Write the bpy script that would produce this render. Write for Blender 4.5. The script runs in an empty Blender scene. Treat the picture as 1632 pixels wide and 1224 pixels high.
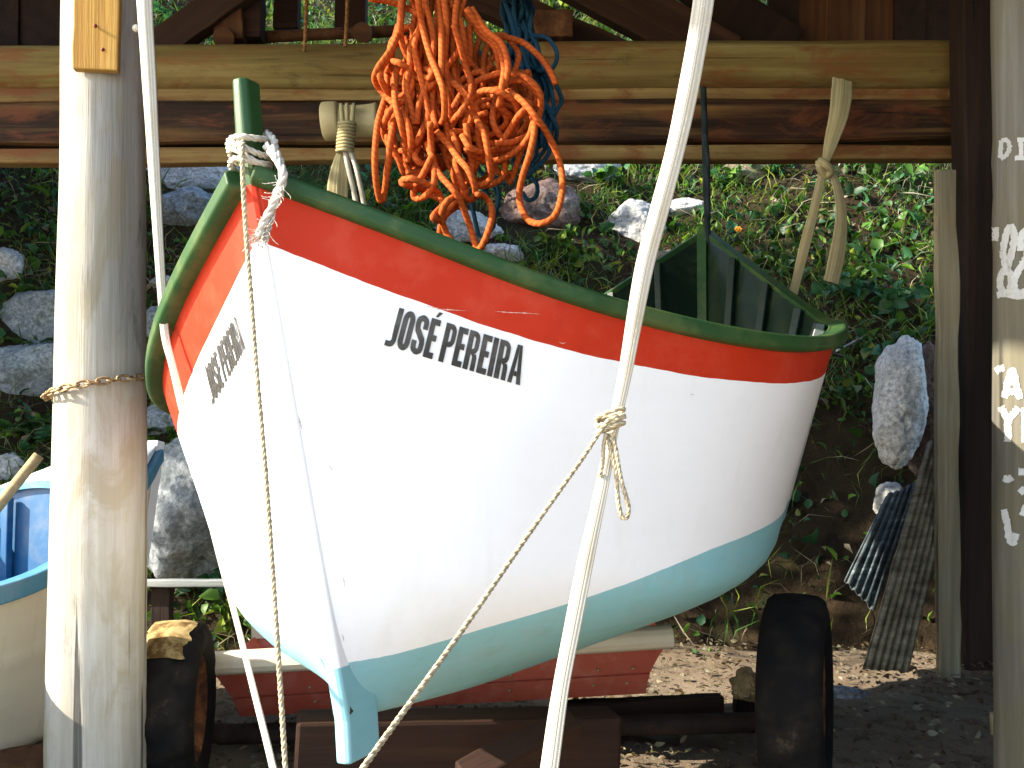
import bpy, bmesh, math, random
import numpy as np
from mathutils import Vector, Matrix, noise as mn
from mathutils.bvhtree import BVHTree

random.seed(7)
rng = np.random.default_rng(7)
R = math.radians
scene = bpy.context.scene
COL = scene.collection

# ------------------------------------------------------------------ camera
H = 1.1                      # eye height above the sand
F, CX, CY, TILT = 1500.0, 816.0, 612.0, R(3.3335)
cam_d = bpy.data.cameras.new("camera")
cam_d.sensor_width = 36.0
cam_d.lens = F / 1632.0 * 36.0
cam_d.clip_start = 0.05
cam_d.clip_end = 500.0
cam = bpy.data.objects.new("camera", cam_d)
COL.objects.link(cam)
cam.location = (0, 0, H)
cam.rotation_euler = (math.pi / 2 + TILT, 0, 0)
scene.camera = cam
CO = Vector((0, 0, H))


def ray(px, py):
    a = (px - CX) / F
    b = (CY - py) / F
    return Vector((a, math.cos(TILT) - b * math.sin(TILT), math.sin(TILT) + b * math.cos(TILT)))


def at(px, py, y):
    """the point at distance y in front of the eye, seen in direction px, py of the photograph"""
    d = ray(px, py)
    return CO + d * (y / d.y)


# ------------------------------------------------------------------ materials
MATS = {}


class NT:
    def __init__(s, name, rough=0.7, spec=0.3):
        s.m = bpy.data.materials.new(name)
        s.m.use_nodes = True
        s.t = s.m.node_tree
        s.n = s.t.nodes
        s.l = s.t.links
        s.b = s.n["Principled BSDF"]
        s.b.inputs["Roughness"].default_value = rough
        s.b.inputs["Specular IOR Level"].default_value = spec
        MATS[name] = s.m

    def new(s, k, **kw):
        n = s.n.new(k)
        for a, v in kw.items():
            setattr(n, a, v)
        return n

    def coord(s, kind="Object", scale=(1, 1, 1), rot=(0, 0, 0)):
        c = s.new("ShaderNodeTexCoord")
        m = s.new("ShaderNodeMapping")
        m.inputs["Scale"].default_value = scale
        m.inputs["Rotation"].default_value = rot
        s.l.new(c.outputs[kind], m.inputs["Vector"])
        return m.outputs[0]

    def noise(s, vec, scale, detail=6, rough=0.6, dist=0.0):
        n = s.new("ShaderNodeTexNoise")
        n.inputs["Scale"].default_value = scale
        n.inputs["Detail"].default_value = detail
        n.inputs["Roughness"].default_value = rough
        n.inputs["Distortion"].default_value = dist
        s.l.new(vec, n.inputs["Vector"])
        return n.outputs["Fac"]

    def ramp(s, fac, stops):
        r = s.new("ShaderNodeValToRGB")
        e = r.color_ramp.elements
        while len(e) > 1:
            e.remove(e[-1])
        e[0].position = stops[0][0]
        e[0].color = (*stops[0][1], 1) if len(stops[0][1]) == 3 else stops[0][1]
        for p, c in stops[1:]:
            x = e.new(p)
            x.color = (*c, 1) if len(c) == 3 else c
        s.l.new(fac, r.inputs[0])
        return r.outputs[0]

    def mix(s, fac, a, b, mode="MIX"):
        n = s.new("ShaderNodeMix", data_type="RGBA", blend_type=mode)
        for i, v in ((0, fac), (6, a), (7, b)):
            if isinstance(v, (int, float)):
                n.inputs[i].default_value = v
            elif isinstance(v, tuple):
                n.inputs[i].default_value = (*v, 1)
            else:
                s.l.new(v, n.inputs[i])
        return n.outputs[2]

    def math(s, op, a, b=0.0):
        n = s.new("ShaderNodeMath", operation=op)
        for i, v in enumerate((a, b)):
            if isinstance(v, (int, float)):
                n.inputs[i].default_value = v
            else:
                s.l.new(v, n.inputs[i])
        return n.outputs[0]

    def color(s, c):
        s.l.new(c, s.b.inputs["Base Color"]) if not isinstance(c, tuple) else setattr(s.b.inputs["Base Color"], "default_value", (*c, 1))

    def bump(s, h, strength=0.3, dist=0.01):
        b = s.new("ShaderNodeBump")
        b.inputs["Strength"].default_value = strength
        b.inputs["Distance"].default_value = dist
        s.l.new(h, b.inputs["Height"])
        s.l.new(b.outputs[0], s.b.inputs["Normal"])


def g3(v):
    return (v, v, v)


def wood(name, dark, mid, light, axis=0, scale=1.0, crack=0.5, rough=0.8, stain=None, bump=0.5, blotch=None):
    """grain runs along the local axis; broad weathering, fine grain, drying cracks"""
    k = NT(name, rough, 0.25)
    sc = [9.0 * scale] * 3
    sc[axis] = 0.55 * scale
    v = k.coord("Object", tuple(sc))
    fine = [46.0 * scale] * 3
    fine[axis] = 1.3 * scale
    vf = k.coord("Object", tuple(fine))
    a = k.noise(v, 1.0, 6, 0.6, 0.4)
    b = k.noise(vf, 1.0, 5, 0.65, 0.2)
    big = k.noise(k.coord("Object"), 2.6 * scale, 4, 0.6)
    base = k.ramp(a, [(0.3, dark), (0.5, mid), (0.68, light)])
    base = k.mix(k.ramp(b, [(0.35, g3(0)), (0.65, g3(1))]), k.mix(0.45, base, dark), base)
    base = k.mix(k.math("MULTIPLY", k.ramp(big, [(0.42, g3(0)), (0.62, g3(1))]), 0.55), base, k.mix(0.6, base, stain or mid))
    if blotch:
        ml = [7.0] * 3
        ml[axis] = 2.2
        q = k.noise(k.coord("Object", tuple(ml)), 1.0, 7, 0.68, 0.6)
        base = k.mix(k.math("MULTIPLY", k.ramp(q, [(0.50, g3(0)), (0.60, g3(1))]), 0.75), base, blotch)
        base = k.mix(k.math("MULTIPLY", k.ramp(q, [(0.30, g3(1)), (0.42, g3(0))]), 0.7), base, tuple(x * 0.35 for x in dark))
    cr = [26.0 * scale] * 3
    cr[axis] = 0.7 * scale
    c = k.noise(k.coord("Object", tuple(cr)), 1.0, 3, 0.5, 0.1)
    cm = k.ramp(c, [(0.66, g3(0)), (0.70, g3(1))])
    base = k.mix(k.math("MULTIPLY", cm, crack), base, tuple(x * 0.12 for x in dark))
    k.color(base)
    h = k.mix(0.5, b, k.math("SUBTRACT", a, cm))
    k.bump(h, bump, 0.012)
    return k.m


def paint(name, col, rough=0.35, wear=(0.5, 0.45, 0.38), amount=0.5, dirt=0.15, spec=0.5):
    """brushed oil paint on planking: faint brush streaks, scuffs, a few chips"""
    k = NT(name, rough, spec)
    v = k.coord("Object")
    n1 = k.noise(v, 2.2, 5, 0.6)
    n2 = k.noise(k.coord("Object", (3, 3, 26)), 2.0, 4, 0.6)
    c = k.mix(k.math("MULTIPLY", k.ramp(n1, [(0.35, g3(0)), (0.7, g3(1))]), dirt), col, tuple(x * 0.62 for x in col))
    c = k.mix(k.math("MULTIPLY", k.ramp(n2, [(0.45, g3(0)), (0.75, g3(1))]), dirt * 0.7), c, tuple(min(1, x * 1.12 + 0.01) for x in col))
    run = k.noise(k.coord("Object", (16, 16, 1.3)), 1.0, 5, 0.65)
    c = k.mix(k.math("MULTIPLY", k.ramp(run, [(0.54, g3(0)), (0.74, g3(1))]), dirt * 1.1), c, tuple(x * y for x, y in zip(col, (0.62, 0.58, 0.50))))
    mot = k.noise(v, 9.0, 7, 0.68)
    c = k.mix(k.math("MULTIPLY", k.ramp(mot, [(0.38, g3(1)), (0.52, g3(0))]), dirt * 1.2), c, tuple(x * 0.7 + 0.3 * y for x, y in zip(col, wear)))
    ch = k.noise(v, 23.0, 8, 0.72)
    chip = k.math("MULTIPLY", k.ramp(ch, [(0.72, g3(0)), (0.75, g3(1))]), amount)
    c = k.mix(chip, c, wear)
    k.color(c)
    k.l.new(k.ramp(n1, [(0.3, g3(rough - 0.08)), (0.7, g3(rough + 0.18))]), k.b.inputs["Roughness"])
    k.bump(k.mix(0.35, n2, ch), 0.10, 0.004)
    return k.m


def rope_mat(name, a, b, turns=1.0, freq=1.0, rough=0.85, fuzz=0.35, weave=0.8):
    k = NT(name, rough, 0.2)
    uv = k.new("ShaderNodeTexCoord").outputs["UV"]
    sp = k.new("ShaderNodeSeparateXYZ")
    k.l.new(uv, sp.inputs[0])
    t = k.math("ADD", k.math("MULTIPLY", sp.outputs[0], freq), k.math("MULTIPLY", sp.outputs[1], turns))
    s = k.math("SINE", k.math("MULTIPLY", t, 2 * math.pi))
    s01 = k.math("MULTIPLY", k.math("ADD", s, 1.0), 0.5)
    n = k.noise(k.coord("Object"), 60.0, 4, 0.7)
    n2 = k.noise(k.coord("Object"), 6.0, 3, 0.6)
    c = k.mix(k.math("ADD", k.math("MULTIPLY", s01, weave), (0.8 - weave) * 0.5), a, b)
    c = k.mix(k.math("MULTIPLY", n, fuzz), c, tuple(x * 0.5 for x in a))
    c = k.mix(k.math("MULTIPLY", k.ramp(n2, [(0.4, g3(0)), (0.65, g3(1))]), 0.4), c, tuple(x * 0.6 for x in a))
    k.color(c)
    k.bump(k.mix(0.2, s01, n), 0.75 * weave, 0.003)
    return k.m


def build_materials():
    # timber
    wood("post_wood", (0.19, 0.175, 0.145), (0.36, 0.345, 0.305), (0.48, 0.46, 0.41), 2, 1.0, 0.8, stain=(0.30, 0.25, 0.15), blotch=(0.27, 0.23, 0.15))
    wood("post_wood_mossy", (0.052, 0.048, 0.038), (0.112, 0.105, 0.088), (0.18, 0.175, 0.16), 2, 1.0, 0.6, stain=(0.10, 0.085, 0.022))
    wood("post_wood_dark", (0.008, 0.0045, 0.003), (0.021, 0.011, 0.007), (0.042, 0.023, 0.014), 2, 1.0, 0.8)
    wood("plank_grey", (0.13, 0.115, 0.07), (0.27, 0.24, 0.16), (0.38, 0.35, 0.26), 2, 1.2, 0.6, stain=(0.22, 0.14, 0.05))
    wood("beam_log", (0.085, 0.055, 0.014), (0.19, 0.14, 0.04), (0.29, 0.23, 0.085), 0, 0.8, 0.5, stain=(0.14, 0.06, 0.02), blotch=(0.17, 0.062, 0.018))
    wood("beam_bark", (0.006, 0.004, 0.002), (0.028, 0.013, 0.006), (0.20, 0.105, 0.03), 0, 0.9, 0.8, stain=(0.05, 0.014, 0.005), bump=0.9, blotch=(0.12, 0.036, 0.012))
    wood("beam_edge", (0.10, 0.055, 0.016), (0.20, 0.13, 0.042), (0.30, 0.21, 0.08), 0, 0.9, 0.4, stain=(0.12, 0.05, 0.015), blotch=(0.14, 0.042, 0.013))
    wood("board_orange", (0.30, 0.15, 0.03), (0.42, 0.24, 0.055), (0.50, 0.31, 0.09), 2, 1.0, 0.35)
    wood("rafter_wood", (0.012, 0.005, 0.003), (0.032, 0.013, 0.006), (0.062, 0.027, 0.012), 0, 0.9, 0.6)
    wood("stub_wood", (0.035, 0.013, 0.005), (0.085, 0.034, 0.012), (0.15, 0.07, 0.025), 2, 1.0, 0.6)
    wood("pole_wood", (0.22, 0.14, 0.06), (0.34, 0.24, 0.12), (0.45, 0.34, 0.2), 0, 1.5, 0.4)
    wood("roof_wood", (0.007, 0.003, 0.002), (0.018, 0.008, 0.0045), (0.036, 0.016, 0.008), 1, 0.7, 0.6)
    wood("grey_rail", (0.16, 0.18, 0.18), (0.30, 0.33, 0.33), (0.45, 0.48, 0.47), 0, 1.0, 0.3)
    # boat paint
    paint("hull_white", (0.81, 0.83, 0.85), 0.36, (0.55, 0.5, 0.45), 0.4, 0.13)
    paint("hull_red", (0.44, 0.024, 0.0045), 0.55, (0.62, 0.20, 0.12), 0.35, 0.24, 0.22)
    paint("hull_blue", (0.215, 0.47, 0.52), 0.5, (0.38, 0.26, 0.22), 0.5, 0.34)
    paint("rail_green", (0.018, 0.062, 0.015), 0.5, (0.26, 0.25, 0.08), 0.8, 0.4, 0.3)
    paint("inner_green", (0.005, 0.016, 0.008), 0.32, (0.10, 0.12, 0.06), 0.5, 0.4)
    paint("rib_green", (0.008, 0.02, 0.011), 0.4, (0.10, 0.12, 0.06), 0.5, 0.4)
    paint("letter_black", (0.022, 0.02, 0.017), 0.55, (0.45, 0.45, 0.45), 0.4, 0.3)
    paint("letter_white", (0.42, 0.43, 0.42), 0.85, (0.16, 0.15, 0.12), 1.0, 0.6, 0.2)
    # other boat, cart
    paint("dinghy_cream", (0.76, 0.71, 0.54), 0.5, (0.45, 0.33, 0.18), 0.6, 0.25)
    paint("dinghy_white", (0.74, 0.76, 0.76), 0.5, (0.4, 0.35, 0.3), 0.5, 0.15)
    paint("dinghy_blue", (0.003, 0.080, 0.20), 0.5, (0.4, 0.3, 0.2), 0.6, 0.3)
    paint("dinghy_rim", (0.06, 0.24, 0.36), 0.5, (0.45, 0.28, 0.16), 1.0, 0.35)
    paint("cart_red", (0.40, 0.075, 0.045), 0.5, (0.5, 0.38, 0.3), 0.8, 0.35)
    paint("cart_cream", (0.62, 0.54, 0.40), 0.45, (0.4, 0.3, 0.18), 0.7, 0.25)
    # ropes
    rope_mat("rope_orange", (0.36, 0.050, 0.006), (0.62, 0.15, 0.02), 2.0, 3.2, fuzz=0.6, weave=0.48)
    rope_mat("rope_blue", (0.006, 0.030, 0.055), (0.016, 0.08, 0.115), 2.0, 3.0, weave=0.3)
    rope_mat("rope_sisal", (0.36, 0.29, 0.18), (0.60, 0.52, 0.36), 1.0, 0.8)
    rope_mat("rope_pale", (0.52, 0.47, 0.38), (0.72, 0.68, 0.58), 1.0, 0.8)
    rope_mat("rope_frayed", (0.55, 0.50, 0.42), (0.78, 0.74, 0.66), 1.0, 0.55)
    rope_mat("rope_dark", (0.012, 0.02, 0.022), (0.03, 0.045, 0.05), 1.0, 0.6)
    rope_mat("cord_brown", (0.20, 0.09, 0.03), (0.34, 0.17, 0.06), 1.0, 0.8)
    for nm, col in (("strap_white", (0.50, 0.465, 0.385)), ("strap_tan", (0.42, 0.36, 0.19))):
        k = NT(nm, 0.75, 0.25)
        uv = k.new("ShaderNodeTexCoord").outputs["UV"]
        sp = k.new("ShaderNodeSeparateXYZ")
        k.l.new(uv, sp.inputs[0])
        w = k.math("SINE", k.math("MULTIPLY", sp.outputs[1], 44.0))
        w2 = k.math("SINE", k.math("MULTIPLY", sp.outputs[0], 1500.0))
        n = k.noise(k.coord("Object"), 9.0, 5, 0.6)
        c = k.mix(k.math("MULTIPLY", k.math("ADD", w, 1.0), 0.24), col, tuple(x * 0.45 for x in col))
        c = k.mix(k.math("MULTIPLY", k.ramp(n, [(0.45, g3(0)), (0.7, g3(1))]), 0.5), c, tuple(a * b for a, b in zip(col, (0.75, 0.66, 0.5))))
        k.color(c)
        k.bump(k.mix(0.5, w, w2), 0.25, 0.002)
    k = NT("drum_cream", 0.5, 0.4)
    k.color(k.mix(k.noise(k.coord("Object"), 14.0, 5), (0.50, 0.43, 0.24), (0.36, 0.28, 0.13)))
    # metal, rubber
    k = NT("rusty_chain", 0.65, 0.4)
    k.b.inputs["Metallic"].default_value = 0.4
    n = k.noise(k.coord("Object"), 60.0, 5)
    k.color(k.ramp(n, [(0.35, (0.10, 0.045, 0.018)), (0.55, (0.30, 0.20, 0.09)), (0.7, (0.42, 0.36, 0.22))]))
    k.bump(n, 0.4, 0.003)
    k = NT("tyre_rubber", 0.9, 0.2)
    n = k.noise(k.coord("Object"), 12.0, 8, 0.7)
    k.color(k.ramp(n, [(0.45, (0.004, 0.0032, 0.003)), (0.62, (0.012, 0.009, 0.006)), (0.72, (0.05, 0.034, 0.018))]))
    k.bump(n, 0.3, 0.005)
    k = NT("dry_mud", 0.95, 0.1)
    n = k.noise(k.coord("Object"), 16.0, 7, 0.65)
    k.color(k.ramp(n, [(0.40, (0.10, 0.06, 0.02)), (0.55, (0.34, 0.25, 0.11)), (0.7, (0.42, 0.32, 0.16))]))
    k.bump(n, 0.6, 0.012)
    k = NT("rusty_rim", 0.8, 0.3)
    n = k.noise(k.coord("Object"), 20.0, 6)
    k.color(k.ramp(n, [(0.4, (0.035, 0.012, 0.006)), (0.6, (0.16, 0.055, 0.02)), (0.75, (0.34, 0.17, 0.06))]))
    k = NT("corrugated_grey", 0.7, 0.3)
    n = k.noise(k.coord("Object", (2, 2, 5)), 5.0, 6, 0.65)
    k.color(k.ramp(n, [(0.35, (0.07, 0.058, 0.035)), (0.55, (0.19, 0.165, 0.11)), (0.72, (0.31, 0.28, 0.20))]))
    k = NT("corrugated_blue", 0.6, 0.3)
    n = k.noise(k.coord("Object", (2, 2, 5)), 5.0, 6, 0.65)
    k.color(k.ramp(n, [(0.35, (0.02, 0.025, 0.028)), (0.55, (0.06, 0.08, 0.085)), (0.75, (0.30, 0.34, 0.36))]))
    # ground and hillside
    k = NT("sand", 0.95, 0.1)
    v = k.coord("Object")
    a = k.noise(v, 1.3, 6, 0.6)
    b = k.noise(v, 11.0, 8, 0.7)
    f = k.noise(v, 120.0, 4, 0.7)
    c = k.ramp(a, [(0.35, (0.44, 0.39, 0.31)), (0.65, (0.58, 0.53, 0.45))])
    c = k.mix(k.math("MULTIPLY", k.ramp(b, [(0.52, g3(0)), (0.62, g3(1))]), 0.6), c, (0.14, 0.08, 0.04))
    c = k.mix(k.math("MULTIPLY", f, 0.35), c, (0.22, 0.15, 0.08))
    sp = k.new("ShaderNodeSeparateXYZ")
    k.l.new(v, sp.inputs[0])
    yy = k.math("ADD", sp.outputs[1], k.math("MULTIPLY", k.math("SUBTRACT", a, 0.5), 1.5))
    under = k.ramp(k.math("MULTIPLY", yy, 0.2), [(0.20, g3(0)), (0.36, g3(1))])  # brown dirt under the shed, with some of its shade darkened into the colour
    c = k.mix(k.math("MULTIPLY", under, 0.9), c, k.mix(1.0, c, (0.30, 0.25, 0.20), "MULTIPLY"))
    k.color(c)
    k.bump(k.mix(0.4, b, f), 0.7, 0.03)
    k = NT("hill_soil", 0.95, 0.1)
    v = k.coord("Object")
    a = k.noise(v, 2.4, 6, 0.65)
    b = k.noise(v, 17.0, 8, 0.7)
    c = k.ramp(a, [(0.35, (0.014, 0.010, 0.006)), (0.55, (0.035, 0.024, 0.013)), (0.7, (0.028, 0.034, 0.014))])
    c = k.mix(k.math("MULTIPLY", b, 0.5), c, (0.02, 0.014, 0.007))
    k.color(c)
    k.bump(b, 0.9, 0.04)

    def rock(name, c0, c1, c2, moss, m0=0.55):
        k = NT(name, 0.85, 0.25)
        v = k.coord("Object")
        a = k.noise(v, 5.0, 8, 0.65)
        b = k.noise(v, 42.0, 6, 0.75)
        m = k.noise(v, 3.4, 6, 0.7)
        c = k.ramp(a, [(0.3, c0), (0.5, c1), (0.68, c2)])
        c = k.mix(k.ramp(b, [(0.38, g3(0.75)), (0.62, g3(0))]), c, tuple(x * 0.35 for x in c0))
        c = k.mix(k.math("MULTIPLY", k.ramp(m, [(m0, g3(0)), (m0 + 0.12, g3(1))]), 0.8), c, moss)
        k.color(c)
        k.bump(k.mix(0.5, a, b), 0.9, 0.03)

    rock("rock_grey", (0.14, 0.16, 0.17), (0.27, 0.30, 0.315), (0.45, 0.475, 0.48), (0.035, 0.05, 0.018), 0.56)
    rock("rock_pale", (0.30, 0.31, 0.30), (0.48, 0.49, 0.48), (0.66, 0.66, 0.64), (0.11, 0.10, 0.07), 0.62)
    rock("rock_white", (0.42, 0.45, 0.46), (0.66, 0.69, 0.70), (0.80, 0.82, 0.82), (0.13, 0.16, 0.20), 0.60)
    rock("rock_brown", (0.09, 0.055, 0.045), (0.17, 0.11, 0.09), (0.36, 0.30, 0.27), (0.03, 0.035, 0.015), 0.6)
    rock("rock_tan", (0.12, 0.10, 0.06), (0.22, 0.19, 0.12), (0.34, 0.30, 0.21), (0.06, 0.07, 0.02), 0.52)

    def leaf(name, trans=0.35, rough=0.5):
        k = NT(name, rough, 0.35)
        at_ = k.new("ShaderNodeAttribute", attribute_name="tint")
        v = k.coord("Object")
        n = k.noise(v, 30.0, 2)
        c = k.mix(k.math("MULTIPLY", n, 0.4), at_.outputs["Color"], k.mix(1.0, at_.outputs["Color"], (0.55, 0.6, 0.5), "MULTIPLY"))
        k.color(c)
        tr = k.new("ShaderNodeBsdfTranslucent")
        k.l.new(k.mix(1.0, c, (1.0, 1.0, 0.55), "MULTIPLY"), tr.inputs[0])
        mx = k.new("ShaderNodeMixShader")
        mx.inputs[0].default_value = trans
        k.l.new(k.b.outputs[0], mx.inputs[1])
        k.l.new(tr.outputs[0], mx.inputs[2])
        k.l.new(mx.outputs[0], k.n["Material Output"].inputs[0])

    leaf("leaf")


build_materials()


# ------------------------------------------------------------------ object helpers
def thing(name, label, cat, loc=(0, 0, 0), group=None):
    o = bpy.data.objects.new(name, None)
    o.empty_display_size = 0.1
    COL.objects.link(o)
    o.location = loc
    o["label"] = label
    o["category"] = cat
    if group:
        o["group"] = group
    return o


def tag(o, label, cat, group=None):
    o["label"] = label
    o["category"] = cat
    if group:
        o["group"] = group
    return o


def link(name, me, parent=None, loc=None):
    o = bpy.data.objects.new(name, me)
    COL.objects.link(o)
    if parent is not None:
        o.parent = parent
        o.matrix_parent_inverse = Matrix.Translation(parent.location).inverted()
    if loc is not None:
        o.location = loc
    return o


def mesh_from(name, verts, faces, mats, parent=None, smooth=True, uvs=None, midx=None, origin=None):
    """verts in world space; the object's origin is put at `origin` (default: the mean of the vertices)"""
    verts = [Vector(v) for v in verts]
    if origin is None:
        origin = sum(verts, Vector()) / len(verts)
    origin = Vector(origin)
    me = bpy.data.meshes.new(name)
    me.from_pydata([v - origin for v in verts], [], faces)
    for m in ([mats] if isinstance(mats, str) else mats):
        me.materials.append(MATS[m])
    if midx is not None:
        me.polygons.foreach_set("material_index", midx)
    me.polygons.foreach_set("use_smooth", [smooth] * len(faces))
    if uvs is not None:
        ul = me.uv_layers.new(name="UVMap")
        ul.data.foreach_set("uv", np.array(uvs, dtype=np.float32).ravel())
    me.update()
    return link(name, me, parent, origin)


def bm_obj(name, bm, mat, parent=None, smooth=False, origin=None):
    if origin is None:
        origin = sum((v.co for v in bm.verts), Vector()) / max(1, len(bm.verts))
    bmesh.ops.translate(bm, verts=bm.verts, vec=-Vector(origin))
    me = bpy.data.meshes.new(name)
    bm.to_mesh(me)
    bm.free()
    for m in ([mat] if isinstance(mat, str) else mat):
        me.materials.append(MATS[m])
    me.polygons.foreach_set("use_smooth", [smooth] * len(me.polygons))
    return link(name, me, parent, origin)


def catmull(pts, n=8):
    pts = [Vector(p) for p in pts]
    if len(pts) < 3:
        return [pts[0].lerp(pts[1], i / n) for i in range(n + 1)]
    P = [2 * pts[0] - pts[1]] + pts + [2 * pts[-1] - pts[-2]]
    out = []
    for i in range(1, len(P) - 2):
        p0, p1, p2, p3 = P[i - 1:i + 3]
        for j in range(n):
            t = j / n
            out.append(0.5 * (2 * p1 + (p2 - p0) * t + (2 * p0 - 5 * p1 + 4 * p2 - p3) * t * t + (3 * p1 - p0 - 3 * p2 + p3) * t ** 3))
    out.append(pts[-1])
    return out


def frames(path, up0=None):
    T = []
    for i in range(len(path)):
        a = path[max(0, i - 1)]
        b = path[min(len(path) - 1, i + 1)]
        d = b - a
        T.append(d.normalized() if d.length > 1e-9 else Vector((0, 0, 1)))
    u = Vector(up0) if up0 is not None else (Vector((0, 0, 1)) if abs(T[0].z) < 0.9 else Vector((1, 0, 0)))
    fr = []
    for t in T:
        u = (u - t * u.dot(t))
        if u.length < 1e-6:
            u = t.orthogonal()
        u.normalize()
        fr.append((t, u, t.cross(u)))
    return fr


class MB:
    """collects sweeps into one mesh"""

    def __init__(s):
        s.v, s.f, s.uv, s.mi = [], [], [], []

    def sweep(s, path, section, up=None, closed_section=True, caps=True, scale=None, mi=0, up_fixed=False):
        """section: (a, b) offsets along u and w of the frame"""
        base = len(s.v)
        fr = frames(path, up)
        m = len(section)
        per = [0.0]
        for i in range(m):
            a, b = section[i], section[(i + 1) % m]
            per.append(per[-1] + math.hypot(a[0] - b[0], a[1] - b[1]))
        L = 0.0
        us = []
        for i, p in enumerate(path):
            if i:
                L += (p - path[i - 1]).length
            us.append(L / max(per[-1], 1e-6))
            t, u, w = fr[i]
            if up_fixed:
                w = t.cross(Vector(up)).normalized()
                u = w.cross(t).normalized()
            k = scale(i / (len(path) - 1)) if scale else 1.0
            for a, b in section:
                s.v.append(p + u * a * k + w * b * k)
        n = m if closed_section else m - 1
        for i in range(len(path) - 1):
            for j in range(n):
                j2 = (j + 1) % m
                s.f.append((base + i * m + j, base + i * m + j2, base + (i + 1) * m + j2, base + (i + 1) * m + j))
                v0, v1 = per[j] / per[-1], per[j + 1] / per[-1]
                s.uv += [(us[i], v0), (us[i], v1), (us[i + 1], v1), (us[i + 1], v0)]
                s.mi.append(mi)
        if caps and closed_section:
            e = base + (len(path) - 1) * m
            s.f.append(tuple(base + j for j in reversed(range(m))))
            s.f.append(tuple(e + j for j in range(m)))
            for _ in range(2):
                s.uv += [(0, 0)] * m
                s.mi.append(mi)

    def tube(s, pts, r, seg=8, smooth=8, mi=0, taper=None, ribs=0.0):
        path = catmull(pts, smooth) if smooth else [Vector(p) for p in pts]
        sec = [(r * math.cos(2 * math.pi * k / seg), r * math.sin(2 * math.pi * k / seg)) for k in range(seg)]
        s.sweep(path, sec, scale=taper, mi=mi)

    def rope(s, pts, r, smooth=8, strands=3, pitch=7.0, mi=0):
        """a laid rope: real twisted strands"""
        path = catmull(pts, smooth)
        # resample finely
        seg = r * 0.9
        fine = [path[0]]
        for a, b in zip(path[:-1], path[1:]):
            n = max(1, int((b - a).length / seg))
            fine += [a.lerp(b, (i + 1) / n) for i in range(n)]
        fr = frames(fine)
        L = 0
        ang = []
        for i, p in enumerate(fine):
            if i:
                L += (p - fine[i - 1]).length
            ang.append(2 * math.pi * L / (pitch * r))
        for k in range(strands):
            ph = 2 * math.pi * k / strands
            pp = [p + (fr[i][1] * math.cos(ang[i] + ph) + fr[i][2] * math.sin(ang[i] + ph)) * r * 0.5 for i, p in enumerate(fine)]
            sec = [(r * 0.56 * math.cos(2 * math.pi * q / 6), r * 0.56 * math.sin(2 * math.pi * q / 6)) for q in range(6)]
            s.sweep(pp, sec, mi=mi)

    def quad_strip(s, rows, mi=0):
        base = len(s.v)
        m = len(rows[0])
        for r in rows:
            s.v += [Vector(p) for p in r]
        for i in range(len(rows) - 1):
            for j in range(m - 1):
                s.f.append((base + i * m + j, base + i * m + j + 1, base + (i + 1) * m + j + 1, base + (i + 1) * m + j))
                s.uv += [(i, j), (i, j + 1), (i + 1, j + 1), (i + 1, j)]
                s.mi.append(mi)

    def build(s, name, mats, parent=None, smooth=True, origin=None):
        return mesh_from(name, s.v, s.f, mats, parent, smooth, s.uv, s.mi, origin)


def bevel(o, w=0.006, seg=2):
    m = o.modifiers.new("bevel", "BEVEL")
    m.width = w
    m.segments = seg
    m.limit_method = "ANGLE"
    return o


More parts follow.
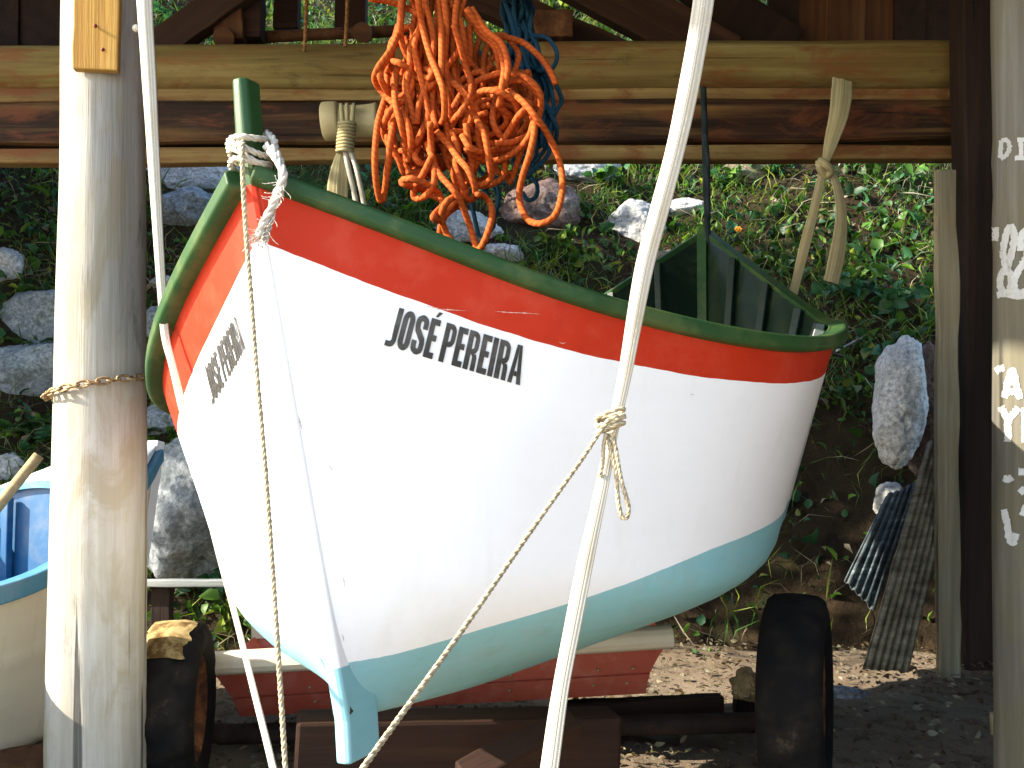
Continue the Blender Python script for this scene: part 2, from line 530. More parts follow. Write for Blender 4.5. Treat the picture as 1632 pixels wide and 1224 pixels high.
def log_between(name, a, b, r0, r1, mat, parent=None, knots=6, seed=0, seg=28, n=40, squash=1.0, bow=0.0, axis_local=True, rough=0.05):
    """a round, slightly crooked timber from a to b in its own local frame (local z or x along the log)"""
    a, b = Vector(a), Vector(b)
    L = (b - a).length
    rr = random.Random(seed)
    kn = [(rr.uniform(0.05, 0.95), rr.uniform(0, 2 * math.pi), rr.uniform(0.03, 0.07)) for _ in range(knots)]
    vs, fs = [], []
    for i in range(n + 1):
        t = i / n
        r = r0 + (r1 - r0) * t
        cx = bow * math.sin(math.pi * t) + 0.03 * r0 * mn.noise(Vector((t * 5, seed, 0)))
        cy = 0.03 * r0 * mn.noise(Vector((t * 5, seed, 9)))
        for j in range(seg):
            an = 2 * math.pi * j / seg
            k = 1 + rough * mn.noise(Vector((math.cos(an) * 1.5, math.sin(an) * 1.5, t * L * 1.8 + seed * 3)))
            k += rough * 0.35 * mn.noise(Vector((math.cos(an) * 7, math.sin(an) * 7, t * L * 0.8 + seed * 3)))
            for kt, ka, kh in kn:
                d = ((t - kt) * L / 0.04) ** 2 + ((math.sin((an - ka) / 2) * 2 * r) / 0.03) ** 2
                k += kh * math.exp(-d) / max(r / 0.1, 1)
            vs.append(Vector((cx + r * k * math.cos(an), cy + r * k * math.sin(an) * squash, t * L)))
    for i in range(n):
        for j in range(seg):
            j2 = (j + 1) % seg
            fs.append((i * seg + j, i * seg + j2, (i + 1) * seg + j2, (i + 1) * seg + j))
    c0, c1 = len(vs), len(vs) + 1
    vs += [Vector((0, 0, 0)), Vector((0, 0, L))]
    for j in range(seg):
        j2 = (j + 1) % seg
        fs.append((c0, j2, j))
        fs.append((c1, n * seg + j, n * seg + j2))
    z = (b - a).normalized()
    x = Vector((1, 0, 0)) if abs(z.x) < 0.9 else Vector((0, 1, 0))
    x = (x - z * x.dot(z)).normalized()
    y = z.cross(x)
    # grain axis: local z for upright logs, local x for lying ones
    if axis_local and abs(z.z) < 0.7:
        M = Matrix((z, y, -x)).transposed()
        lv = [Vector((v.z, v.y, -v.x)) for v in vs]
    else:
        M = Matrix((x, y, z)).transposed()
        lv = vs
    me = bpy.data.meshes.new(name)
    me.from_pydata(lv, [], fs)
    me.materials.append(MATS[mat])
    me.polygons.foreach_set("use_smooth", [len(f) == 4 for f in fs])
    o = link(name, me)
    o.matrix_world = Matrix.Translation(a) @ M.to_4x4()
    if parent is not None:
        o.parent = parent
        o.matrix_parent_inverse = Matrix.Translation(parent.location).inverted()
    return o


def board(name, a, b, width, thick, mat, parent=None, face=(0, -1, 0), bev=0.004, warp=0.004, seed=0, grain="x", n=10, chips=0.0):
    """a sawn board from a to b (centre line); `width` across, `thick` along the face direction; slightly wavy"""
    a, b = Vector(a), Vector(b)
    L = (b - a).length
    x = (b - a).normalized()
    f = Vector(face)
    f = (f - x * f.dot(x)).normalized()
    w = f.cross(x)
    vs, fs = [], []
    for i in range(n + 1):
        t = i / n
        d = warp * mn.noise(Vector((t * 3, seed * 7.3, 1)))
        e0 = warp * 1.2 * mn.noise(Vector((t * 6, seed * 7.3, 5)))
        e1 = warp * 1.2 * mn.noise(Vector((t * 6, seed * 7.3, 8)))
        if chips:
            e0 += chips * max(0, mn.noise(Vector((t * 14, seed, 15))))
            e1 -= chips * max(0, mn.noise(Vector((t * 14, seed, 25))))
        for q, (sy, sz) in enumerate(((-1, -1), (1, -1), (1, 1), (-1, 1))):
            e = e0 if sy < 0 else e1
            vs.append(Vector((t * L, sy * width / 2 + e, sz * thick / 2 + d)))
    for i in range(n):
        for j in range(4):
            j2 = (j + 1) % 4
            fs.append((i * 4 + j, i * 4 + j2, (i + 1) * 4 + j2, (i + 1) * 4 + j))
    fs.append((3, 2, 1, 0))
    fs.append(tuple(n * 4 + j for j in range(4)))
    me = bpy.data.meshes.new(name)
    if grain == "z":
        vs = [Vector((v.y, v.z, v.x)) for v in vs]
        M = Matrix((w, f, x)).transposed()
    else:
        M = Matrix((x, w, f)).transposed()
    me.from_pydata(vs, [], fs)
    me.materials.append(MATS[mat])
    o = link(name, me)
    o.matrix_world = Matrix.Translation(a) @ M.to_4x4()
    if parent is not None:
        o.parent = parent
        o.matrix_parent_inverse = Matrix.Translation(parent.location).inverted()
    if bev:
        bevel(o, bev, 2)
    return o


# ------------------------------------------------------------------ ground and hillside
def smooth(a, b, x):
    t = min(1, max(0, (x - a) / (b - a)))
    return t * t * (3 - 2 * t)


def hill_z(x, y):
    foot = 4.95 + 0.12 * math.sin(x * 1.7) + 0.10 * math.sin(x * 0.6 + 2)
    d = y - foot
    z = 1.18 * d if d > 0 else d * 0.35
    if d > 0:
        z += 0.16 * mn.noise(Vector((x * 0.9, y * 0.9, 0.3))) * min(1, d * 1.5)
        z += 0.07 * mn.noise(Vector((x * 2.6, y * 2.6, 4.3))) * min(1, d * 2)
    # added spur, out of view on the left, keeping the sun off the hill
    if x < -4.3 and y > 3.2:
        z = max(z, (1.5 * (-4.3 - x)) * smooth(3.2, 4.6, y))
    z = min(z, 8.5 + 0.3 * mn.noise(Vector((x * 0.4, y * 0.4, 2))))
    return max(z, -0.06)


def hill_normal(x, y, e=0.05):
    return Vector((hill_z(x - e, y) - hill_z(x + e, y), hill_z(x, y - e) - hill_z(x, y + e), 2 * e)).normalized()


def hill_hit(px, py):
    d = ray(px, py).normalized()
    t, last = 3.0, 3.0
    while t < 25:
        p = CO + d * t
        if p.z < hill_z(p.x, p.y):
            lo, hi = last, t
            for _ in range(18):
                m = (lo + hi) / 2
                q = CO + d * m
                if q.z < hill_z(q.x, q.y):
                    hi = m
                else:
                    lo = m
            return CO + d * hi
        last = t
        t += 0.05
    return CO + d * 10


def build_ground():
    vs, fs = [], []
    xs = np.concatenate([[-90, -40, -15, -8], np.linspace(-5, 5, 120), [8, 15, 40, 90]])
    ys = np.concatenate([[-90, -40, -15, -6, -3, 0], np.linspace(1.2, 5.8, 70), [8, 15, 40, 90]])
    for y in ys:
        for x in xs:
            z = 0.0
            if abs(x) < 6 and 1 < y < 6:
                z = 0.035 * mn.noise(Vector((x * 1.5, y * 1.5, 0))) + 0.022 * mn.noise(Vector((x * 6, y * 6, 3))) + 0.012 * mn.noise(Vector((x * 15, y * 15, 3)))
            vs.append((x, y, z - 0.01))
    m = len(xs)
    for i in range(len(ys) - 1):
        for j in range(m - 1):
            fs.append((i * m + j, i * m + j + 1, (i + 1) * m + j + 1, (i + 1) * m + j))
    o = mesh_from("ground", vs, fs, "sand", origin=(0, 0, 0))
    o["kind"] = "structure"
    vs, fs = [], []
    xs = np.linspace(-11, 9, 170)
    ys = np.concatenate([np.linspace(3.0, 12, 150), np.linspace(12.3, 30, 20)])
    for y in ys:
        for x in xs:
            vs.append((x, y, hill_z(x, y) - (0.03 if hill_z(x, y) < 0.02 else 0)))
    m = len(xs)
    for i in range(len(ys) - 1):
        for j in range(m - 1):
            fs.append((i * m + j, i * m + j + 1, (i + 1) * m + j + 1, (i + 1) * m + j))
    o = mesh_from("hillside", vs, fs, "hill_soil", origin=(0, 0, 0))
    o["kind"] = "structure"


def leaf_mesh(name, pos, nrm, size, width, tint, fold=0.25, seg=2, droop=0.2, full=None):
    """many bent leaf blades: pos (n,3) base points, nrm (n,3) blade directions; one mesh, tint per leaf"""
    n = len(pos)
    d = nrm / np.linalg.norm(nrm, axis=1, keepdims=True)
    r = rng.normal(size=(n, 3))
    s = np.cross(d, r)
    s /= np.linalg.norm(s, axis=1, keepdims=True)
    u = np.cross(s, d)
    u *= np.sign(u[:, 2:3] + 1e-6)
    L = size[:, None]
    W = width[:, None]
    p0 = pos
    p1 = pos + d * L * 0.45 + u * L * 0.10
    p2 = pos + d * L - u * L * droop
    if full is None:
        full = np.mean(width / size) > 0.2
    if full:
        pa = pos + d * L * 0.30 + u * L * 0.07
        pb = pos + d * L * 0.68 + u * L * (0.06 - droop * 0.35)
        v = np.stack([p0, pa - s * W * 0.46 + u * W * fold, pb - s * W * 0.40 + u * W * fold * 0.8, p2, pb + s * W * 0.40 + u * W * fold * 0.8, pa + s * W * 0.46 + u * W * fold, pos + d * L * 0.5 + u * L * 0.06], axis=1).reshape(-1, 3)
        b = (np.arange(n) * 7)[:, None]
        f = np.concatenate([b + np.array([[i, (i + 1) % 6, 6]]) for i in range(6)], axis=1).reshape(-1, 3)
        return v, f, np.repeat(tint, 7, axis=0)
    l1 = p1 + s * W * 0.5 + u * W * fold
    r1 = p1 - s * W * 0.5 + u * W * fold
    v = np.stack([p0, r1, p1, l1, p2], axis=1).reshape(-1, 3)
    b = (np.arange(n) * 5)[:, None]
    f = np.concatenate([b + np.array([[0, 1, 2]]), b + np.array([[0, 2, 3]]), b + np.array([[1, 4, 2]]), b + np.array([[2, 4, 3]])], axis=1).reshape(-1, 3)
    return v, f, np.repeat(tint, 5, axis=0)


def raw_mesh(name, v, f, col, mat, parent=None, origin=(0, 0, 0)):
    me = bpy.data.meshes.new(name)
    v = np.asarray(v, dtype=np.float32) - np.array(origin, dtype=np.float32)
    me.vertices.add(len(v))
    me.vertices.foreach_set("co", v.ravel())
    nf = len(f)
    me.loops.add(nf * 3)
    me.loops.foreach_set("vertex_index", np.asarray(f, dtype=np.int32).ravel())
    me.polygons.add(nf)
    me.polygons.foreach_set("loop_start", np.arange(nf, dtype=np.int32) * 3)
    me.polygons.foreach_set("loop_total", np.full(nf, 3, dtype=np.int32))
    me.update(calc_edges=True)
    a = me.color_attributes.new("tint", "FLOAT_COLOR", "POINT")
    c = np.ones((len(v), 4), dtype=np.float32)
    c[:, :3] = col
    a.data.foreach_set("color", c.ravel())
    me.materials.append(MATS[mat])
    me.polygons.foreach_set("use_smooth", np.ones(nf, dtype=bool))
    return link(name, me, parent, origin)


PALETTE = 1.1 * np.array([(0.030, 0.085, 0.012), (0.055, 0.135, 0.018), (0.085, 0.175, 0.022), (0.022, 0.075, 0.030), (0.035, 0.115, 0.050), (0.17, 0.22, 0.03), (0.10, 0.12, 0.03)])
DRY = np.array([(0.16, 0.12, 0.07), (0.23, 0.20, 0.13), (0.09, 0.055, 0.03), (0.30, 0.27, 0.20)])


def jitter(c, k=0.25):
    return c * (1 + rng.uniform(-k, k, (len(c), 1)))


def build_cover():
    # leaf clumps
    P, D, S, W, T = [], [], [], [], []

    def scatter(n, size, aspect, lift, pal, x0=-4.6, x1=4.6, clump=0.0):
        xs = rng.uniform(x0, x1, n * 2)
        ys = rng.uniform(4.9, 11.5, n * 2)
        keep = []
        for i in range(n * 2):
            c = mn.noise(Vector((xs[i] * 1.3, ys[i] * 1.3, 7.7 + clump)))
            c2 = mn.noise(Vector((xs[i] * 4, ys[i] * 4, 1.7 + clump)))
            keep.append(c * 0.8 + c2 * 0.5 + 0.25 > rng.uniform(-0.25, 0.55))
        idx = np.where(keep)[0][:n]
        for i in idx:
            x, y = xs[i], ys[i]
            if y < 5.2 and rng.random() < 0.5:
                continue
            hz = hill_z(x, y)
            # bare dark bank low on the right; boulders stay clear of leaves
            if x > 0.45 and hz < 1.25 and rng.random() < 0.78:
                continue
            q = Vector((x, y, hz + 0.03)) - CO
            dd = q.y * math.cos(TILT) + q.z * math.sin(TILT)
            qx, qy = CX + F * q.x / dd, CY - F * (q.z * math.cos(TILT) - q.y * math.sin(TILT)) / dd
            if any(((qx - a) / (c * 0.92)) ** 2 + ((qy - b) / (d_ * 0.92)) ** 2 < 1 and y < yy + 0.25 for a, b, c, d_, yy in ROCKS) and rng.random() < 0.93:
                continue
            nn = np.array(hill_normal(x, y))
            h = hill_z(x, y)
            g = max(0.0, mn.noise(Vector((x * 2.2, y * 2.2, 3.1 + clump)))) * 0.22
            P.append((x + nn[0] * 0, y - g * 0.5 * rng.random(), h + g * rng.random() + 0.01))
            d = nn * lift[0] + np.array((0, 0, lift[1])) + rng.normal(size=3) * lift[2]
            D.append(d)
            k = size * rng.uniform(0.55, 1.35)
            S.append(k)
            W.append(k * aspect * rng.uniform(0.8, 1.2))
            q = mn.noise(Vector((x * 1.1, y * 1.1, 21 + clump)))
            w = np.clip(0.45 + q * 0.9 + rng.normal() * 0.16, 0, 0.999)
            T.append(pal[int(w * len(pal))])

    scatter(16000, 0.052, 0.75, (0.3, 0.35, 0.7), PALETTE, clump=0)
    scatter(13000, 0.085, 0.36, (0.3, 0.5, 0.7), PALETTE, clump=3)
    scatter(5000, 0.10, 0.8, (0.5, 0.5, 0.5), PALETTE[[0, 3, 4, 1]], clump=9)
    T2 = jitter(np.array(T), 0.35)
    v, f, c = leaf_mesh("ground_cover", np.array(P), np.array(D), np.array(S), np.array(W), T2)
    o = raw_mesh("ground_cover", v, f, c, "leaf")
    o["kind"] = "stuff"
    # grass blades and dry stems
    P, D, S, W, T = [], [], [], [], []
    scatter(34000, 0.19, 0.045, (0.1, 0.8, 0.55), PALETTE[[1, 2, 5, 0, 2]], clump=5)
    T2 = jitter(np.array(T), 0.3)
    v, f, c = leaf_mesh("grass", np.array(P), np.array(D), np.array(S), np.array(W), T2, fold=0.1, droop=0.35)
    o = raw_mesh("grass", v, f, c, "leaf")
    o["kind"] = "stuff"
    P, D, S, W, T = [], [], [], [], []
    scatter(16000, 0.22, 0.028, (0.1, 0.35, 0.9), DRY, clump=13)
    scatter(4000, 0.07, 0.45, (0.3, 0.2, 0.9), DRY, clump=15)
    v, f, c = leaf_mesh("dry_litter", np.array(P), np.array(D), np.array(S), np.array(W), jitter(np.array(T), 0.3), fold=0.1, droop=0.3)
    o = raw_mesh("dry_litter", v, f, c, "leaf")
    o["kind"] = "stuff"
    # leaf litter on the sand under the shed
    n = 5200
    pos = np.stack([rng.uniform(-2.6, 3.2, n), rng.uniform(3.0, 5.2, n), np.zeros(n)], 1)
    pos[:, 2] = [0.02 + 0.035 * mn.noise(Vector((x * 1.5, y * 1.5, 0))) for x, y in pos[:, :2]]
    d = rng.normal(size=(n, 3))
    d[:, 2] = np.abs(d[:, 2]) * 0.25
    sz = rng.uniform(0.012, 0.045, n)
    v, f, c = leaf_mesh("leaf_litter", pos, d, sz, sz * rng.uniform(0.15, 0.7, n), jitter(DRY[rng.integers(0, 4, n)] * 0.8, 0.4), fold=0.15)
    o = raw_mesh("leaf_litter", v, f, c, "leaf")
    o["kind"] = "stuff"


# ------------------------------------------------------------------ rocks
ROCKS = []


def rock(px, py, wpx, hpx, mat, label, seed, flat=0.75, block=0.5, rot=0.0, depth=None, sink=0.25):
    c = hill_hit(px, py) if depth is None else at(px, py, depth)
    y = c.y
    sx, sz = wpx / F * y / 2 * 1.08, hpx / F * y / 2 * 1.12
    sy = (sx + sz) / 2 * flat
    ROCKS.append((px, py, wpx * 0.5, hpx * 0.5, y))
    bm = bmesh.new()
    bmesh.ops.create_icosphere(bm, subdivisions=5, radius=1.0)
    rr = random.Random(seed)
    planes = []
    for _ in range(11):
        n = Vector((rr.gauss(0, 1), rr.gauss(0, 1), rr.gauss(0, 1))).normalized()
        planes.append((n, rr.uniform(0.62, 0.95)))
    cr, sr = math.cos(rot), math.sin(rot)
    for v in bm.verts:
        p = v.co.copy()
        k = 1.0
        for n, dd in planes:
            q = p.dot(n)
            if q > dd:
                k = min(k, (dd / q))
        k = k * block + (1 - block)
        p = p * k
        soft = 1.0 if block < 0.75 else 0.55
        rg = 1 - abs(mn.noise(p * 3.2 + Vector((seed * 1.7, 2, 0)))) * 2
        p += p * (-0.05 * max(0, rg - 0.72) / 0.28 + soft * 0.16 * mn.noise(p * 1.6 + Vector((seed * 3.1, 0, 0))) + 0.07 * mn.noise(p * 4.5 + Vector((seed, 5, 0))) + 0.03 * mn.noise(p * 11 + Vector((0, seed, 5))) + 0.014 * mn.noise(p * 26 + Vector((0, seed, 5))))
        X, Z = p.x * sx, p.z * sz
        v.co = Vector((c.x + X * cr - Z * sr, c.y + p.y * sy + sink * sy, c.z + X * sr + Z * cr))
    o = bm_obj("boulder", bm, mat, smooth=True)
    tag(o, label, "rock", "boulders on the hillside")
    return o


def build_rocks():
    rock(66, 516, 146, 104, "rock_grey", "square topped grey boulder left of the chained post, above a broader one", 3, block=0.95)
    rock(50, 594, 210, 112, "rock_grey", "broad sloping grey boulder left of the chained post, just above the chain", 5, block=0.7)
    rock(0, 428, 64, 76, "rock_pale", "rounded pale grey boulder cut by the left edge of the photo", 8, block=0.5)
    rock(8, 752, 60, 56, "rock_pale", "small pale stone behind the blue boat at the left edge", 9)
    rock(264, 676, 84, 66, "rock_grey", "small bluish boulder between the chained post and the hull, above the big one", 12, block=0.6)
    rock(298, 822, 172, 225, "rock_grey", "big speckled grey boulder between the chained post and the hull's left side", 15, block=0.6, depth=5.15)
    rock(308, 286, 170, 62, "rock_pale", "long flat pale slab under the beam, left of the bow", 18, block=0.9)
    rock(300, 340, 120, 80, "rock_grey", "dark grey boulder below the flat slab, left of the bow", 19, block=0.6)
    rock(268, 452, 60, 30, "rock_pale", "thin flat pale stone beside the boat's green rail, right of the post", 20, block=0.9)
    rock(252, 520, 46, 80, "rock_grey", "upright bluish stone squeezed between the chained post and the green rail", 22, block=0.8)
    rock(855, 338, 142, 108, "rock_brown", "reddish brown boulder with pale top behind the big hanging orange loop", 25, block=0.6)
    rock(744, 370, 112, 72, "rock_pale", "light grey boulder behind the lowest orange rope loop", 28, block=0.85)
    rock(800, 408, 64, 44, "rock_pale", "small white grey stone just above the green rail under the ropes", 31, block=0.8)
    rock(940, 274, 134, 66, "rock_pale", "wide pale boulder just under the beam, left of the white strap", 33, block=0.7)
    rock(1018, 366, 96, 84, "rock_pale", "pointed light boulder touching the white strap, middle of the slope", 36, block=0.7, rot=0.3)
    rock(1088, 332, 96, 34, "rock_pale", "long low pale stone between the white strap and the dark rope", 38, block=0.8, rot=0.15)
    rock(1062, 452, 90, 100, "rock_tan", "tan boulder behind the boat's stern, right of the white strap", 41, block=0.6)
    rock(1195, 276, 100, 44, "rock_tan", "greyish tan stone under the beam between dark rope and knotted strap", 43, block=0.7)
    rock(1440, 640, 84, 190, "rock_white", "tall bright white faced rock standing left of the grey plank", 47, flat=0.9, block=1.0, rot=-0.18, depth=5.36)
    rock(1482, 655, 90, 200, "rock_brown", "dark brown boulder behind the tall white faced rock", 49, block=0.7, depth=5.5)
    rock(1428, 800, 62, 60, "rock_pale", "small broken pale rock above the leaning corrugated sheets", 53, block=1.0, depth=5.05)
    rock(1352, 1122, 84, 44, "rock_grey", "low grey stone on the sand right of the dark wheel", 57, block=0.7, depth=4.1)


# ------------------------------------------------------------------ plants
def fern(loc, size, label, seed, n=9, group="ferns on the hillside"):
    rr = np.random.default_rng(seed)
    loc = np.array(loc)
    t = thing("fern", label, "fern", loc, group)
    P, D, S, W, T = [], [], [], [], []
    mb = MB()
    for k in range(n):
        a = rr.uniform(0, 2 * math.pi)
        out = np.array((math.cos(a), math.sin(a) * 0.7 - 0.25, 0))
        L = size * rr.uniform(0.7, 1.1)
        pts = []
        for i in range(9):
            q = i / 8
            pts.append(loc + out * L * q * 0.8 + np.array((0, 0, L * (0.75 * q - 0.55 * q * q))))
        mb.tube([Vector(p) for p in pts], 0.004, 4, 1)
        col = PALETTE[rr.integers(0, 4)] * rr.uniform(0.8, 1.3)
        for i in range(1, 9):
            for j in (0, 0.5):
                q = (i - j) / 8
                p = loc + out * L * q * 0.8 + np.array((0, 0, L * (0.75 * q - 0.55 * q * q)))
                side = np.array((-out[1], out[0], 0.05))
                for sgn in (-1, 1):
                    P.append(p)
                    D.append(side * sgn + out * 0.45 + rr.normal(size=3) * 0.08)
                    k2 = L * 0.30 * (1 - q * 0.8)
                    S.append(k2)
                    W.append(k2 * 0.24)
                    T.append(col)
    v, f, c = leaf_mesh("frond", np.array(P), np.array(D), np.array(S), np.array(W), np.array(T), fold=0.1, droop=0.1)
    raw_mesh("frond", v, f, c, "leaf", t, loc)
    o = mb.build("stem", "leafstem", t)
    return t


def leafy(loc, size, label, seed, n=22, leafsize=0.09, aspect=0.75, pal=(1, 2, 5), group="broad leaved plants on the hillside", name="leafy_plant"):
    rr = np.random.default_rng(seed)
    loc = np.array(loc)
    t = thing(name, label, "plant", loc, group)
    P, D, S, W, T = [], [], [], [], []
    mb = MB()
    ns = max(4, n // 5)
    for k in range(ns):
        a = rr.uniform(0, 2 * math.pi)
        out = np.array((math.cos(a) * 0.8, math.sin(a) * 0.5 - 0.35, 0.0))
        L = size * rr.uniform(0.6, 1.1)
        up = rr.uniform(0.5, 1.0)
        f_ = lambda q: loc + out * L * q * 0.8 + np.array((0, 0, L * up * (q - 0.3 * q * q)))
        mb.tube([Vector(f_(i / 5)) for i in range(6)], 0.0035, 4, 1)
        for i in range(n // ns + 1):
            q = rr.uniform(0.3, 1.0)
            P.append(f_(q))
            D.append(rr.normal(size=3) * 0.7 + out * 0.5 + np.array((0, -0.3, 0.05)))
            s_ = leafsize * rr.uniform(0.6, 1.2)
            S.append(s_)
            W.append(s_ * aspect)
            T.append(PALETTE[pal[rr.integers(0, len(pal))]] * rr.uniform(0.8, 1.3))
    v, f, c = leaf_mesh("foliage", np.array(P), np.array(D), np.array(S), np.array(W), np.array(T), fold=0.18, droop=0.25)
    raw_mesh("foliage", v, f, c, "leaf", t, loc)
    mb.build("stem", "leafstem", t)
    return t


def build_plants():
    k = NT("leafstem", 0.7, 0.2)
    k.color((0.05, 0.08, 0.02))
    for px, py, s, lab, sd in (
        (60, 560, 0.30, "bright fern between the square boulder and the broad boulder", 1),
        (80, 705, 0.42, "tall fern left of the post, just below the chain", 2),
        (25, 690, 0.38, "fern at the left edge above the blue boat", 3),
        (215, 700, 0.30, "dark fern hidden against the chained post", 4),
        (150, 450, 0.34, "dim fern behind the chained post, high up", 6),
        (40, 470, 0.22, "small dim fern above the square boulder", 5),
    ):
        p = hill_hit(px, py)
        fern(p, s, lab, sd)
    for px, py, s, n, ls, pal, lab, sd in (
        (375, 1005, 0.34, 26, 0.10, (2, 5, 2), "sunlit yellow green leafy plant beside the hull's lower left side", 11),
        (330, 960, 0.30, 22, 0.10, (0, 3, 4), "dark leafy plant below the grey rail, left of the hull", 12),
        (268, 720, 0.30, 26, 0.07, (1, 2, 0), "leafy plant growing between the two boulders right of the post", 13),
        (300, 880, 0.26, 14, 0.09, (3, 4, 0), "sparse dark plant on the face of the big speckled boulder", 14),
        (905, 330, 0.25, 22, 0.10, (2, 5, 1), "bright round leaved plant right of the brown boulder", 15),
        (970, 300, 0.30, 30, 0.10, (1, 2, 4), "dense leafy clump below the wide pale boulder", 16),
        (1150, 300, 0.35, 36, 0.09, (1, 2, 4), "bushy green plant just right of the dark hanging rope", 17),
        (1225, 280, 0.28, 26, 0.09, (2, 1, 4), "leafy clump under the beam, left of the knotted strap", 18),
        (1380, 275, 0.34, 30, 0.11, (4, 1, 0), "leafy plant under the beam, right of the knotted strap", 19),
        (1440, 300, 0.34, 30, 0.10, (4, 0, 1), "leafy clump beside the top of the grey plank", 20),
        (1345, 485, 0.34, 34, 0.12, (4, 3, 4), "bluish green round leaved plant above the boat's stern quarter", 21),
        (1420, 500, 0.32, 30, 0.12, (4, 3, 0), "broad leaved clump left of the grey plank, below mid height", 22),
        (1330, 640, 0.22, 10, 0.10, (3, 4, 6), "sparse bluish leaves right of the hull's red band", 23),
        (1390, 575, 0.28, 14, 0.11, (3, 4, 6), "thin plant with wide leaves left of the white faced rock", 24),
        (700, 340, 0.28, 24, 0.08, (1, 2, 0), "leafy plant behind the orange ropes above the green rail", 25),
        (640, 350, 0.28, 26, 0.07, (0, 1, 2), "low leafy plant left of the orange ropes' lower loops", 26),
        (930, 430, 0.28, 30, 0.08, (1, 2, 5), "leafy clump just above the green rail, left of the strap", 27),
        (880, 400, 0.26, 26, 0.08, (1, 2, 5), "leafy clump below the brown boulder", 28),
        (1110, 400, 0.25, 22, 0.08, (2, 5, 1), "yellow green plant between the tan boulder and the dark rope", 29),
        (470, 40, 0.4, 30, 0.10, (2, 5, 1), "sunlit plant seen above the log beam, between the dark uprights", 30),
        (290, 50, 0.4, 40, 0.10, (4, 3, 1), "bluish bush seen above the log beam, right of the white post", 31),
        (890, 20, 0.45, 40, 0.12, (2, 5, 5), "bright yellow green bush seen above the beam, right of the ropes", 32),
        (1000, 60, 0.4, 20, 0.08, (6, 1, 6), "thin bush seen just above the beam, left of the strap", 33),
    ):
        p = hill_hit(px, py)
        leafy(p, s, lab, sd, n, ls, pal=pal)
    # one small orange flower
    p = hill_hit(1171, 377)
    p = p + Vector((0, -0.12, 0.03))
    bm = bmesh.new()
    for i in range(6):
        a = i * math.pi / 3
        c = p + Vector((math.cos(a) * 0.02, -0.004, math.sin(a) * 0.014))
        bmesh.ops.create_icosphere(bm, subdivisions=2, radius=0.013, matrix=Matrix.Translation(c) @ Matrix.Diagonal((1, 0.4, 0.8, 1)))
    bmesh.ops.create_icosphere(bm, subdivisions=2, radius=0.008, matrix=Matrix.Translation(p + Vector((0, -0.008, 0))))
    k = NT("petal_orange", 0.6, 0.2)
    k.color((0.7, 0.28, 0.02))
    o = bm_obj("flower", bm, "petal_orange", smooth=True)
    tag(o, "single small orange flower right of the stern post", "flower")


def build_tree(base, top, label, seed, n, right):
    base = Vector((base[0], base[1], hill_z(*base) - 0.1))
    t = thing("tree", label, "tree", base)
    mb = MB()
    top = Vector(top)
    mb.tube([base, base + Vector((0.2, 0.1, 1.0)), base.lerp(top, 0.6), top], 0.14, 10, 8, taper=lambda q: 1 - 0.7 * q)
    rr = random.Random(seed)
    tips = []
    for k in range(16):
        a = base.lerp(top, rr.uniform(0.45, 1.0))
        d = Vector((rr.gauss(0.1, 1), rr.gauss(0, 1), rr.uniform(-0.1, 0.8))).normalized() * rr.uniform(0.8, 1.9)
        mb.tube([a, a + d * 0.5 + Vector((0, 0, 0.15)), a + d], 0.035, 6, 5, taper=lambda q: 1 - 0.8 * q)
        tips += [a + d * q for q in (0.4, 0.6, 0.8, 1.0)]
    mb.build("trunk", "post_wood_dark", t)
    P = np.array([tips[rr.randrange(len(tips))] for _ in range(n)], dtype=float) + rng.normal(size=(n, 3)) * 0.34
    keep = P[:, 0] < right - 0.25 * (P[:, 1] - 5.5)
    P = P[keep]
    n = len(P)
    D = rng.normal(size=(n, 3)) + np.array((0, -0.1, -0.3))
    S = rng.uniform(0.10, 0.2, n)
    T = PALETTE[rng.integers(0, 5, n)] * rng.uniform(0.7, 1.2, (n, 1))
    v, f, c = leaf_mesh("crown", P, D, S, S * 0.5, T)
    raw_mesh("crown", v, f, c, "leaf", t, tuple(base))


# ------------------------------------------------------------------ the white boat
QR = [3.3335, -0.5164, 1.8083, 0.5193, 27.3082, 4.6353, 3.3957, 0.2147, 0.4431, 0.791, 0.8359, 0.6557, 0.3136, -0.195, -0.3469, -0.2241, -0.0763, 0.5551, -1.0938, -1.1647, -1.0974, -0.955, 0.227, 0.235, 0.2605, 0.735, 0.715, 0.65, 0.8402, 0.83, 0.874, 0.2021, 0.4767]
QL = [3.3335, -0.5164, 1.8083, 0.5193, 27.3082, 4.6353, 3.3957, 0.3863, 0.6977, 0.7916, 0.7498, 0.5895, 0.2836, -0.2976, -0.343, -0.2984, -0.0007, 0.5551, -1.0938, -1.1647, -1.0974, -0.955, 0.4945, 0.543, 0.5287, 0.802, 0.7783, 0.7637, 0.8664, 0.8664, 0.8753, 0.2021, 0.4767]


def spl(xk, yk, x):
    xk, yk, x = np.array(xk, float), np.array(yk, float), np.asarray(x, float)
    n = len(xk)
    h = np.diff(xk)
    A = np.zeros((n, n))
    r = np.zeros(n)
    A[0, 0] = A[-1, -1] = 1
    for i in range(1, n - 1):
        A[i, i - 1] = h[i - 1]
        A[i, i] = 2 * (h[i - 1] + h[i])
        A[i, i + 1] = h[i]
        r[i] = 6 * ((yk[i + 1] - yk[i]) / h[i] - (yk[i] - yk[i - 1]) / h[i - 1])
    M = np.linalg.solve(A, r)
    i = np.clip(np.searchsorted(xk, x) - 1, 0, n - 2)
    d = x - xk[i]
    hh = h[i]
    return yk[i] + d * ((yk[i + 1] - yk[i]) / hh - hh * (2 * M[i] + M[i + 1]) / 6) + d * d * M[i] / 2 + d ** 3 * (M[i + 1] - M[i]) / (6 * hh)


